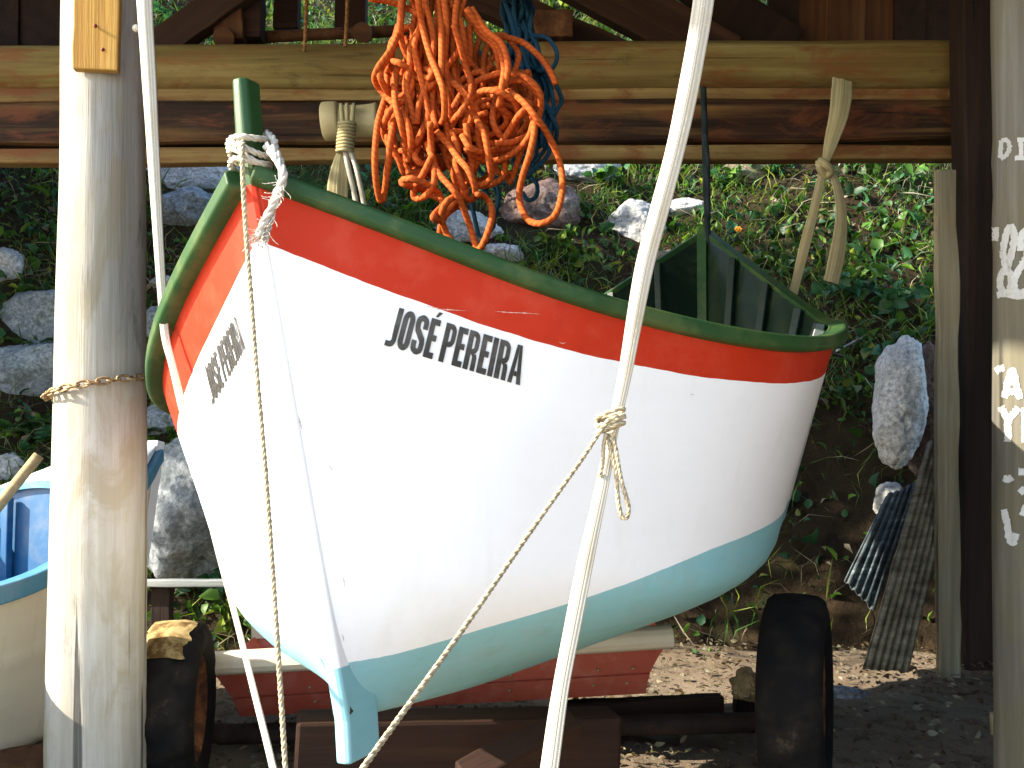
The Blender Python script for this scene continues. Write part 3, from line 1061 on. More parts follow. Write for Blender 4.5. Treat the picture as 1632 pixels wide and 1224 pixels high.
class Hull:
    """lines of one side of the boat: s along the length (0 bow), v up the side (0 keel, 1 gunwale)"""
    SB = [0, .05, .12, .25, .5, .75, .9, 1.]
    SZ = [0, .1, .25, .5, .75, 1.]
    SK = [0, .3, .7, 1.]
    VV = [0, .08, .25, .6, 1.]

    def __init__(self, q, side, vR, vW):
        self.q, self.side = q, side
        self.vRk, self.vWk = vR, vW
        self.b = lambda s: spl(self.SB, [0.02] + list(q[7:13]) + [0.02], s)
        self.zg = lambda s: spl(self.SZ, [0] + list(q[13:18]), s)
        self.zk = lambda s: spl(self.SK, q[18:22], s)
        self.c = [lambda s, i=i: spl([0, .4, 1.], q[22 + 3 * i:25 + 3 * i], s) for i in range(3)]

    def vR(self, s):
        return float(spl(*zip(*self.vRk), s))

    def vW(self, s):
        return float(spl(*zip(*self.vWk), s))

    def local(self, s, v, extra=0.0):
        q = self.q
        L, rake, raks = q[6], q[31], q[32]
        xg = s * L
        xk = rake + s * (L - rake - raks)
        cc = [0] + [float(f(s)) for f in self.c] + [1.0]
        c2 = cc[2] + (1 - cc[2]) * 0.47
        cc[3] = 0.35 * cc[3] + 0.65 * c2
        S = float(np.mean(np.interp(np.abs(np.linspace(v - 0.07, v + 0.07, 9)), self.VV, cc))) if 0.07 < v < 0.93 else float(np.interp(v, self.VV, cc)) if v >= 0.93 else float(np.mean(np.interp(np.linspace(0, 2 * v, 9), self.VV, cc)))
        b = float(self.b(s))
        zg, zk = float(self.zg(s)), float(self.zk(s))
        return xk + (xg - xk) * v, self.side * (b * S + extra), zk + (zg - zk) * v

    def world(self, s, v, extra=0.0):
        return boat_to_world(*self.local(s, v, extra))


def boat_to_world(X, Y, Z):
    q = QR
    h = R(q[5])
    y = Y * math.cos(h) - Z * math.sin(h)
    z = Y * math.sin(h) + Z * math.cos(h)
    a = R(q[4])
    return Vector((q[1] + X * math.sin(a) + y * math.cos(a), q[2] + X * math.cos(a) - y * math.sin(a), q[3] + z + H))


def boat_dir(X, Y, Z):
    return boat_to_world(X, Y, Z) - boat_to_world(0, 0, 0)


HR = Hull(QR, 1, [(0, .87), (.05, .857), (.1, .856), (.2, .869), (.35, .874), (.6, .85), (1, .84)],
          [(0, .105), (.05, .13), (.1, .186), (.15, .26), (.2, .338), (.25, .402), (.32, .438), (.42, .436), (.6, .38), (1, .3)])
HL = Hull(QL, -1, [(0, .87), (.05, .826), (.1, .815), (.2, .84), (.5, .85), (1, .84)],
          [(0, .105), (.05, .18), (.1, .235), (.2, .30), (.35, .40), (.6, .38), (1, .3)])


def build_boat():
    keel_mid = boat_to_world(1.6, 0, -1.15)
    boat = thing("rowing_boat", "white wooden boat with red band, green rail and light blue bottom slung under the shed", "boat", (keel_mid.x, keel_mid.y, keel_mid.z))
    ns = 200
    ss = [(i / ns) ** 1.25 for i in range(ns + 1)]
    verts, faces, mi = [], [], []
    grid = {}
    for side, hl in ((1, HR), (-1, HL)):
        for i, s in enumerate(ss):
            p_ = hl.world(s, 0.6)
            w = hl.vW(s) + 0.0022 * mn.noise(p_ * 9) + 0.0012 * mn.noise(p_ * 40)
            r = hl.vR(s) + 0.0020 * mn.noise(p_ * 11 + Vector((5, 0, 0))) + 0.0012 * mn.noise(p_ * 45)
            vv = [w * k / 12 for k in range(12)] + [w + (r - w) * k / 16 for k in range(16)] + [r + (1 - r) * k / 6 for k in range(7)]
            for j, v in enumerate(vv):
                if j == 0 and side < 0:
                    grid[side, i, j] = grid[1, i, 0]
                    continue
                grid[side, i, j] = len(verts)
                verts.append(hl.world(s, v))
        nv = 12 + 16 + 7
        for i in range(ns):
            for j in range(nv - 1):
                a, b, c, d = grid[side, i, j], grid[side, i + 1, j], grid[side, i + 1, j + 1], grid[side, i, j + 1]
                faces.append((a, b, c, d) if side > 0 else (d, c, b, a))
                mi.append(0 if j < 12 else 1 if j < 28 else 2)
    # transom-thin stern strip and stem closure are covered by the posts
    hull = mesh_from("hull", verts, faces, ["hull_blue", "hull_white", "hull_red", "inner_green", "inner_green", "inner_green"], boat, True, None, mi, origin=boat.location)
    so = hull.modifiers.new("thickness", "SOLIDIFY")
    so.thickness = 0.024
    so.offset = -1
    so.material_offset = 3
    so.material_offset_rim = 3
    bvh = BVHTree.FromPolygons([Vector(v) for v in verts], faces)

    # green gunwale rails, one per side
    for side, hl in ((1, HR), (-1, HL)):
        mb = MB()
        path = [hl.world(s, 1.0) for s in ss]
        up = boat_dir(0, 0, 1)
        hgt = 0.030 if side > 0 else 0.036
        o = 0.024 if side > 0 else 0.030
        sec = [(0.008, -0.030), (0.008, o - 0.008), (0.001, o), (-hgt + 0.008, o), (-hgt, o - 0.010), (-hgt, -0.030)]
        if side < 0:
            sec = [(a, -b) for a, b in sec][::-1]
        # frame: w must point outward: t x up = outward for +side when t runs aft? check with the first section
        t = (path[5] - path[0]).normalized()
        out = t.cross(up).normalized()
        lat = boat_dir(0, 1, 0) * side
        if out.dot(lat) * side < 0:
            sec = [(a, -b) for a, b in sec][::-1]
        mb.sweep(path, sec, up=up, up_fixed=True)
        r = mb.build("gunwale", "rail_green", boat, smooth=False)
        bevel(r, 0.004, 2)

    # stem: a chamfered timber following the raked bow, standing above the rails
    def stem(name, sgn, s_end, top, mats_breaks, half, fore):
        hl = HR
        base = [Vector(hl.local(s_end, v)) for v in [i / 40 for i in range(41)]]
        pts = [Vector((p.x, 0, p.z)) for p in base]
        d = (pts[-1] - pts[-2]).normalized()
        nst = 10
        if top > 0:
            lean = Vector((-0.03, -0.012, 1)).normalized() if sgn < 0 else d
            pts += [pts[-1] + lean * top * (k + 1) / nst for k in range(nst)]
        foot = pts[0]
        low = [foot + Vector((0, 0, -0.085 + 0.0)), foot + Vector((0, 0, -0.04))]
        pts = low + pts
        vs, fs, mm = [], [], []
        for i, p in enumerate(pts):
            q = min(1, max(0, (i - 2) / 40))
            h = half * (1.0 if i > 42 else 0.92 + 0.1 * q)
            f = fore
            ba = 0.055 + (0.045 if i < 5 else 0.0)
            if i > 43:
                k = (i - 43) / nst
                h = 0.0215 - 0.003 * k
                f = 0.014
                ba = 0.034
            sec = [(-f, -h * 0.45), (-f, h * 0.45), (-f * 0.25, h), (ba, h), (ba, -h), (-f * 0.25, -h)]
            for x, y in sec:
                vs.append(boat_to_world(p.x + sgn * -1 * x, y, p.z))
        m = 6
        for i in range(len(pts) - 1):
            for j in range(m):
                j2 = (j + 1) % m
                f_ = (i * m + j, (i + 1) * m + j, (i + 1) * m + j2, i * m + j2)
                fs.append(f_ if sgn < 0 else f_[::-1])
                zz = i - 2
                mm.append(0 if zz < mats_breaks[0] else 1 if zz < mats_breaks[1] else 2 if zz < mats_breaks[2] else 3)
        fs.append(tuple(range(m)))
        mm.append(0)
        e = (len(pts) - 1) * m
        fs.append(tuple(e + j for j in range(m)))
        mm.append(3)
        o = mesh_from(name, vs, fs, ["hull_blue", "hull_white", "hull_red", "rail_green"], boat, False, None, mm)
        b2 = bmesh.new()
        b2.from_mesh(o.data)
        bmesh.ops.recalc_face_normals(b2, faces=b2.faces)
        b2.to_mesh(o.data)
        b2.free()
        bevel(o, 0.005, 3)
        return o

    stem("stem_post", -1, 0.0, 0.185, (4, 35, 39), 0.0205, 0.007)
    stem("stern_post", 1, 1.0, 0.03, (10, 11, 12), 0.024, 0.014)

    # ribs inside, both sides
    for side, hl in ((1, HR), (-1, HL)):
        for s in (0.12, 0.22, 0.32, 0.42, 0.52, 0.62, 0.70, 0.78, 0.86, 0.93):
            mb = MB()
            pts = []
            for k in range(15):
                v = 0.06 + 0.92 * k / 14
                p = hl.world(s, v)
                e = 0.01
                n_ = (hl.world(min(1, s + e), v) - hl.world(s - e, v)).cross(hl.world(s, min(1, v + e)) - hl.world(s, v - e)).normalized()
                if n_.dot(boat_dir(0, side, 0)) < 0:
                    n_ = -n_
                pts.append(p - n_ * 0.044)
            up = boat_dir(0, -side, 0)
            mb.sweep(pts, [(0.016, -0.026), (0.016, 0.026), (-0.016, 0.026), (-0.016, -0.026)], up=up, up_fixed=True)
            bevel(mb.build("rib", "rib_green", boat, smooth=False), 0.004, 2)
    # thwarts
    for s, dz in ((0.36, -0.30), (0.62, -0.30)):
        xr = HR.local(s, 0.78)
        xl = HL.local(s, 0.78)
        zt = (xr[2] + xl[2]) / 2
        a = boat_to_world(s * QR[6], xl[1] + 0.05, zt)
        b = boat_to_world(s * QR[6], xr[1] - 0.05, zt)
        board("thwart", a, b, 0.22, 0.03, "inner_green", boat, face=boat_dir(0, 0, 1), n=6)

    # lettering on both bows
    hl = 0.0025

    def glyphs():
        t, hb = 0.197, 0.155   # stem and bar thickness

        def bar(x0, y0, x1, y1, n=6):
            if abs(y1 - y0) >= abs(x1 - x0):
                return [[(x0, y0 + (y1 - y0) * i / n), (x1, y0 + (y1 - y0) * i / n)] for i in range(n + 1)]
            return [[(x0 + (x1 - x0) * i / n, y0), (x0 + (x1 - x0) * i / n, y1)] for i in range(n + 1)]

        def ribbon(out, inn):
            return [[a, b] for a, b in zip(out, inn)]

        def arc(cx, cy, rx, ry, a0, a1, n=10):
            return [(cx + rx * math.cos(R(a0 + (a1 - a0) * i / n)), cy + ry * math.sin(R(a0 + (a1 - a0) * i / n))) for i in range(n + 1)]

        G = {}
        w = 0.46
        # O: outer and inner rounded outlines
        ro, ri = w / 2, w / 2 - t
        out = arc(w / 2, 1 - ro, ro, ro, 0, 180, 12) + arc(w / 2, ro, ro, ro, 180, 360, 12)
        inn = arc(w / 2, 1 - ro, ri, ro - hb, 0, 180, 12) + arc(w / 2, ro, ri, ro - hb, 180, 360, 12)
        G["O"] = (w, [ribbon(out + out[:1], inn + inn[:1])])
        jo = [(0.38, 1.0), (0.38, 0.8), (0.38, 0.5)] + arc(0.17, 0.21, 0.21, 0.21, 0, -90, 8) + [(0.0, 0.0)]
        ji = [(0.183, 1.0), (0.183, 0.8), (0.183, 0.5)] + arc(0.13, 0.21, 0.075, 0.07, 0, -90, 8) + [(0.0, 0.14)]
        G["J"] = (0.38, [ribbon(jo, ji)])
        # S: a thick band along a path
        pth = [(0.385, 0.66), (0.385, 0.78)] + arc(0.235, 0.79, 0.15, 0.135, 0, 180, 10) + [(0.09, 0.70), (0.115, 0.615), (0.20, 0.535), (0.27, 0.465), (0.355, 0.385), (0.378, 0.30)] + arc(0.235, 0.205, 0.143, 0.132, 0, -180, 10)[1:] + [(0.088, 0.25), (0.088, 0.34)]
        rows = []
        for i, p in enumerate(pth):
            a = pth[max(0, i - 1)]
            b = pth[min(len(pth) - 1, i + 1)]
            d = Vector((b[0] - a[0], b[1] - a[1])).normalized()
            th = 0.095 if abs(d.y) > 0.6 else 0.078
            rows.append([(p[0] - d.y * th, p[1] + d.x * th), (p[0] + d.y * th, p[1] - d.x * th)])
        G["S"] = (0.47, [rows])
        e = [bar(0, 0, t, 1), bar(t, 0, 0.37, hb, 3), bar(t, 1 - hb, 0.37, 1, 3), bar(t, 0.44, 0.345, 0.44 + hb, 3)]
        G["E"] = (0.37, e)
        G["\u00c9"] = (0.37, e + [[[(0.13, 1.05), (0.23, 1.05)], [(0.22, 1.19), (0.37, 1.19)]]])
        bo = [(t, 1.0), (0.24, 1.0)] + arc(0.24, 0.79, 0.21, 0.21, 90, 0, 6) + [(0.45, 0.63)] + arc(0.24, 0.62, 0.21, 0.21, 0, -90, 6) + [(t, 0.41)]
        bi = [(t, 0.865), (0.22, 0.865)] + arc(0.22, 0.80, 0.065, 0.065, 90, 0, 6) + [(0.285, 0.63)] + arc(0.22, 0.61, 0.065, 0.065, 0, -90, 6) + [(t, 0.545)]
        G["P"] = (0.45, [bar(0, 0, t, 1), ribbon(bo, bi)])
        leg = [[(0.22, 0.41), (0.395, 0.435)], [(0.27, 0.36), (0.44, 0.36)], [(0.275, 0.28), (0.45, 0.28)], [(0.275, 0.0), (0.45, 0.0)]]
        G["R"] = (0.47, [bar(0, 0, t, 1), ribbon(bo, bi), leg])
        G["I"] = (t, [bar(0, 0, t, 1)])
        G["A"] = (0.50, [[[(0.0, 0), (0.165, 0)], [(0.052, 0.34), (0.205, 0.34)], [(0.1, 0.66), (0.235, 0.66)], [(0.15, 1.0), (0.25, 1.0)]],
                         [[(0.335, 0), (0.5, 0)], [(0.295, 0.34), (0.448, 0.34)], [(0.265, 0.66), (0.4, 0.66)], [(0.25, 1.0), (0.35, 1.0)]],
                         [[(0.192, 0.19), (0.21, 0.32)], [(0.308, 0.19), (0.29, 0.32)]]])
        return G

    G = glyphs()
    text = "JOS\u00c9 PEREIRA"
    gap, space = 0.055, 0.17
    total = sum(space if c == " " else G[c][0] + gap for c in text) - gap

    def lettering(quad):
        tl, tr, br, bl = [Vector(p) for p in quad]
        mb = MB()
        x = 0.0
        for c in text:
            if c == " ":
                x += space
                continue
            w, strips = G[c]
            for rows in strips:
                # refine rows lengthwise so the letters follow the curved planking
                rr = []
                for a, b in zip(rows[:-1], rows[1:]):
                    for q in range(3):
                        k = q / 3
                        rr.append([(a[0][0] + (b[0][0] - a[0][0]) * k, a[0][1] + (b[0][1] - a[0][1]) * k), (a[1][0] + (b[1][0] - a[1][0]) * k, a[1][1] + (b[1][1] - a[1][1]) * k)])
                rr.append(rows[-1])
                out = []
                for r in rr:
                    o = []
                    for gx, gy in (r[0], ((r[0][0] + r[1][0]) / 2, (r[0][1] + r[1][1]) / 2), r[1]):
                        u, v = (x + gx) / total, gy
                        pix = (bl * (1 - u) + br * u) * (1 - v) + (tl * (1 - u) + tr * u) * v
                        d = ray(pix.x, pix.y).normalized()
                        hit, nrm, _, _ = bvh.ray_cast(CO, d)
                        if nrm.dot(d) > 0:
                            nrm = -nrm
                        o.append(hit + nrm * hl)
                    out.append(o)
                mb.quad_strip(out)
            x += w + gap
        return mb.build("lettering", "letter_black", boat, smooth=False)

    lettering([(629, 488), (839, 553), (828, 614), (612, 550)])
    lettering([(326, 588), (377, 500), (392, 556), (340, 646)])
    def scuff(pix, w, mat):
        mb = MB()
        P = catmull([Vector((a, b, 0)) for a, b in pix], 8)
        rows = []
        for i, p in enumerate(P):
            d = (P[min(len(P) - 1, i + 1)] - P[max(0, i - 1)]).normalized()
            t = i / (len(P) - 1)
            ww = w * (0.25 + abs(mn.noise(Vector((i * 0.7, pix[0][0], 3)))) * 1.6) * math.sin(math.pi * min(0.96, max(0.04, t)))
            row = []
            for sg in (-1, 1):
                q = p + Vector((-d.y, d.x, 0)) * ww * sg
                dr = ray(q.x, q.y).normalized()
                h, n, _, _ = bvh.ray_cast(CO, dr)
                if n.dot(dr) > 0:
                    n = -n
                row.append(h + n * 0.0012)
            rows.append(row)
        mb.quad_strip(rows)
        mb.build("scratch", mat, boat, smooth=False)

    k = NT("bare_wood_pink", 0.8, 0.2)
    k.color((0.62, 0.34, 0.28))
    k = NT("scuff_grey", 0.8, 0.2)
    k.color((0.42, 0.38, 0.34))
    for pix, w, m in (([(688, 492), (705, 493), (722, 494), (748, 496)], 1.6, "bare_wood_pink"), ([(788, 496), (812, 498), (838, 499), (862, 501)], 1.5, "bare_wood_pink"),
                      ([(672, 487), (690, 490), (700, 491)], 0.8, "bare_wood_pink"), ([(476, 662), (478, 672), (481, 684)], 2.0, "scuff_grey"), ([(524, 742), (527, 745), (530, 750)], 1.3, "scuff_grey"),
                      ([(545, 1010), (547, 1016), (548, 1024)], 1.3, "scuff_grey"), ([(1100, 628), (1103, 629), (1107, 629)], 1.3, "scuff_grey"), ([(546, 915), (548, 925), (550, 940)], 0.9, "scuff_grey"),
                      ([(890, 545), (896, 547), (903, 546)], 1.2, "bare_wood_pink")):
        scuff(pix, w, m)
    return boat, bvh


# ------------------------------------------------------------------ straps and ropes about the boat
def ribbon(mb, pts, widths, thick=0.004, face=(0, -1, 0), smooth=6, fold=0.35, twist=None):
    """a soft webbing strap: slightly cupped section"""
    P = catmull(pts, smooth)
    n = len(P)
    Wp = [widths[min(len(widths) - 1, int(i / (n - 1) * (len(widths) - 1)))] + 0 * i for i in range(n)]
    for i in range(n):
        q = i / (n - 1) * (len(widths) - 1)
        k = int(min(len(widths) - 2, q))
        Wp[i] = widths[k] + (widths[k + 1] - widths[k]) * (q - k)
    prof = [(-0.5, 0.0), (-0.44, 0.10), (-0.16, 0.05), (-0.06, 0.22), (0.06, 0.18), (0.2, 0.06), (0.44, 0.10), (0.5, 0.0)]
    base = len(mb.v)
    m = len(prof)
    L = 0
    us = []
    fr = []
    for i, p in enumerate(P):
        t = (P[min(n - 1, i + 1)] - P[max(0, i - 1)]).normalized()
        f = Vector(face)
        f = (f - t * f.dot(t)).normalized()
        w = f.cross(t)
        fr.append((f, w))
        if i:
            L += (p - P[i - 1]).length
        us.append(L)
    for i, p in enumerate(P):
        f, w = fr[i]
        wob = 1 + 0.06 * mn.noise(Vector((us[i] * 6, 3, 1)))
        for a, b in prof:
            mb.v.append(p + w * a * Wp[i] * wob + f * (b * Wp[i] * fold + thick))
        for a, b in prof[::-1]:
            mb.v.append(p + w * a * Wp[i] * wob * 0.98 + f * (b * Wp[i] * fold * 0.8 - 0.001))
    m2 = 2 * m
    for i in range(n - 1):
        for j in range(m2):
            j2 = (j + 1) % m2
            mb.f.append((base + i * m2 + j, base + (i + 1) * m2 + j, base + (i + 1) * m2 + j2, base + i * m2 + j2))
            va = j / (m - 1) if j < m else (m2 - 1 - j) / (m - 1)
            vb = j2 / (m - 1) if j2 < m else (m2 - 1 - j2) / (m - 1)
            mb.uv += [(us[i], va), (us[i + 1], va), (us[i + 1], vb), (us[i], vb)]
            mb.mi.append(0)


def build_rigging(bvh):
    # right strap
    pts, ws = [], []
    for px, py, w, y in ((1262, -1600, 36, 1.84), (1190, -800, 36, 1.84), (1131, -120, 36, 1.84), (1121, 0, 34, 1.84), (1101, 120, 33, 1.84), (1078, 230, 31, 1.84), (1052, 330, 31, 1.85), (1028, 420, 30, 1.86), (1011, 510, 27, 1.86), (995, 600, 22, 1.84), (976, 690, 17, 1.82), (956, 790, 22, 1.78), (934, 890, 25, 1.74), (912, 1000, 26, 1.70), (893, 1100, 26, 1.66), (876, 1220, 29, 1.62), (852, 1400, 32, 1.55)):
        pts.append(at(px, py, y))
        ws.append(w / F * y)
    mb = MB()
    ribbon(mb, pts, ws)
    tag(mb.build("strap", "strap_white"), "wide white webbing strap hanging across the boat's right side past the knot", "strap", "white webbing straps around the boat")
    # left strap: hangs to the rail, then lies down the planking
    pts, ws = [], []
    for px, py, w, y in ((200, -1290, 26, 2.12), (216, -600, 26, 2.12), (228, -120, 26, 2.12), (231, 0, 26, 2.12), (238, 120, 23, 2.12), (246, 260, 19, 2.13), (253, 380, 16, 2.14), (259, 470, 14, 2.15), (264, 535, 13, 2.15), (275, 580, 12, 2.14), (290, 645, 12, 2.12), (306, 710, 9, 2.1), (328, 800, 8, 2.06), (351, 890, 8, 2.0), (375, 980, 8, 1.94), (400, 1080, 9, 1.87), (436, 1224, 11, 1.78), (470, 1380, 13, 1.7)):
        d = ray(px, py).normalized()
        hit = bvh.ray_cast(CO, d)[0]
        if hit is not None and y > hit.y - 0.02:
            y = hit.y - 0.02
        pts.append(at(px, py, y))
        ws.append(w / F * y)
    mb = MB()
    ribbon(mb, pts, ws, fold=0.5)
    tag(mb.build("strap", "strap_white"), "narrow white webbing strap running over the left rail in front of the chained post", "strap", "white webbing straps around the boat")

    # rope tied round the right strap with a slipped loop
    y = 1.79
    mb = MB()
    rr = 0.0046
    c = at(972, 672, y)
    sx = 22 / F * y
    for k, (dz, t0) in enumerate(((0.014, 0.5), (0.002, -0.3), (-0.012, 0.2))):
        ring = []
        for i in range(13):
            a = 2 * math.pi * i / 12
            ring.append(c + Vector((math.cos(a) * sx, math.sin(a) * 0.014 - 0.004, dz + 0.010 * math.cos(a + t0))))
        mb.rope(ring, rr, 3)
    mb.rope([at(985, 663, y - 0.015), at(968, 672, y - 0.02), at(952, 694, y - 0.02), at(925, 735, y - 0.03), at(840, 855, 1.66), at(740, 1000, 1.52), at(650, 1125, 1.40), at(580, 1222, 1.30), at(490, 1350, 1.18)], rr, 8)
    mb.rope([at(975, 690, y - 0.012), at(982, 720, y - 0.014), at(990, 765, y - 0.014), at(1001, 805, y - 0.014), at(999, 824, y - 0.014), at(990, 822, y - 0.014), at(985, 795, y - 0.014), at(981, 750, y - 0.012), at(973, 715, y - 0.01), at(968, 692, y - 0.005)], rr, 8)
    mb.rope([at(966, 690, y - 0.015), at(962, 710, y - 0.013), at(961, 735, y - 0.01), at(956, 760, y - 0.006)], rr * 0.9, 5)
    mb.rope([at(978, 668, y - 0.014), at(990, 666, y - 0.012), at(996, 664, y - 0.008)], rr, 4)
    tag(mb.build("rope", "rope_sisal"), "beige rope knotted to the white strap, slanting down to the lower left", "rope")

    # thin rope from the stem head straight down
    mb = MB()
    y = 1.755
    pts = [(388, 215, y + 0.03), (386, 245, y), (388, 300, y), (393, 380, y), (400, 470, y - 0.005), (409, 590, y - 0.01), (419, 700, y - 0.015), (427, 800, y - 0.02), (436, 930, y - 0.03), (446, 1080, y - 0.04), (455, 1224, y - 0.05), (466, 1400, y - 0.07)]
    mb.rope([at(*p) for p in pts], 0.0050, 8)
    tag(mb.build("rope", "rope_sisal"), "thin beige rope hanging straight down from the stem head in front of the bow", "rope")

    # lashing round the stem head with a frayed tail
    def stem_at(py):
        # point on the stem axis at height py
        t = (py - 130) / 140.0
        p0 = boat_to_world(-0.012, 0, 0.185)
        p1 = boat_to_world(0, 0, 0)
        return p0.lerp(p1, t)
    t = thing("rope", "pale twisted rope lashed around the stem head with a frayed end", "rope", stem_at(250))
    mb = MB()
    for py, tilt, rx in ((226, 0.010, 0.036), (240, -0.006, 0.037), (251, -0.012, 0.037), (259, 0.004, 0.036)):
        c = stem_at(py) + Vector((0.004, 0.012, 0))
        ring = []
        for i in range(17):
            a = 2 * math.pi * i / 16
            ring.append(c + Vector((math.cos(a) * rx, math.sin(a) * (rx + 0.012), tilt * math.cos(a) + 0.006 * math.sin(a * 2))))
        mb.rope(ring, 0.0065, 3)
    y = 1.80
    mb.rope([at(425, 212, y + .05), at(437, 225, y + 0.02), at(438, 250, y + 0.0)], 0.008, 5)
    mb.build("lashing", "rope_pale", t)
    mb = MB()
    mb.rope([at(424, 232, 1.79), at(440, 244, 1.775), at(448, 265, 1.77), at(450, 288, 1.765), at(440, 312, 1.765), at(431, 340, 1.765), at(425, 365, 1.765), at(421, 384, 1.765)], 0.0085, 8)
    mb.rope([at(430, 240, 1.78), at(444, 258, 1.765), at(452, 278, 1.757), at(446, 305, 1.757), at(434, 330, 1.757), at(422, 352, 1.757), at(412, 378, 1.757)], 0.008, 8)
    mb.build("tail", "rope_frayed", t)
    mb = MB()
    rr_ = random.Random(3)
    for k in range(46):
        q = rr_.random()
        s0 = at(450 - 28 * q + rr_.uniform(-6, 6), 282 + 98 * q, 1.755)
        d = Vector((rr_.gauss(-0.3, 1), -0.4, rr_.gauss(-1.0, 0.8))).normalized() * rr_.uniform(0.012, 0.035)
        mb.tube([s0, s0 + d * 0.6 + Vector((rr_.gauss(0, .004), 0, -0.002)), s0 + d], 0.0007, 4, 3)
    for k in range(26):
        s0 = at(418 + rr_.uniform(-10, 6), 378 + rr_.uniform(-12, 4), 1.757)
        e = at(382 + rr_.uniform(0, 46), 398 + rr_.uniform(-18, 10), 1.752)
        mb.tube([s0, (s0 + e) / 2 + Vector((rr_.gauss(0, .006), 0, 0.004)), e], 0.0008, 4, 3)
    mb.build("fray", "rope_frayed", t)

    # dark rope at the stern
    mb = MB()
    yy = 4.78
    mb.tube([at(1121, 140, yy), at(1123, 200, yy - 0.04), at(1125, 290, yy - 0.03), at(1127, 340, yy), at(1128, 380, yy), at(1126, 400, yy + 0.02)], 0.016, 8, 8)
    mb.tube([at(1124, 215, yy - 0.05), at(1128, 262, yy - 0.05), at(1129, 350, yy - 0.02)], 0.012, 8, 8)
    tag(mb.build("rope", "rope_dark"), "dark wet rope hanging from the beam to the boat's stern post", "rope")


# ------------------------------------------------------------------ hanging rope bundles
def crop_pt(p, y):
    return at(560 + p[0] / 3.06, p[1] / 3.06, y)


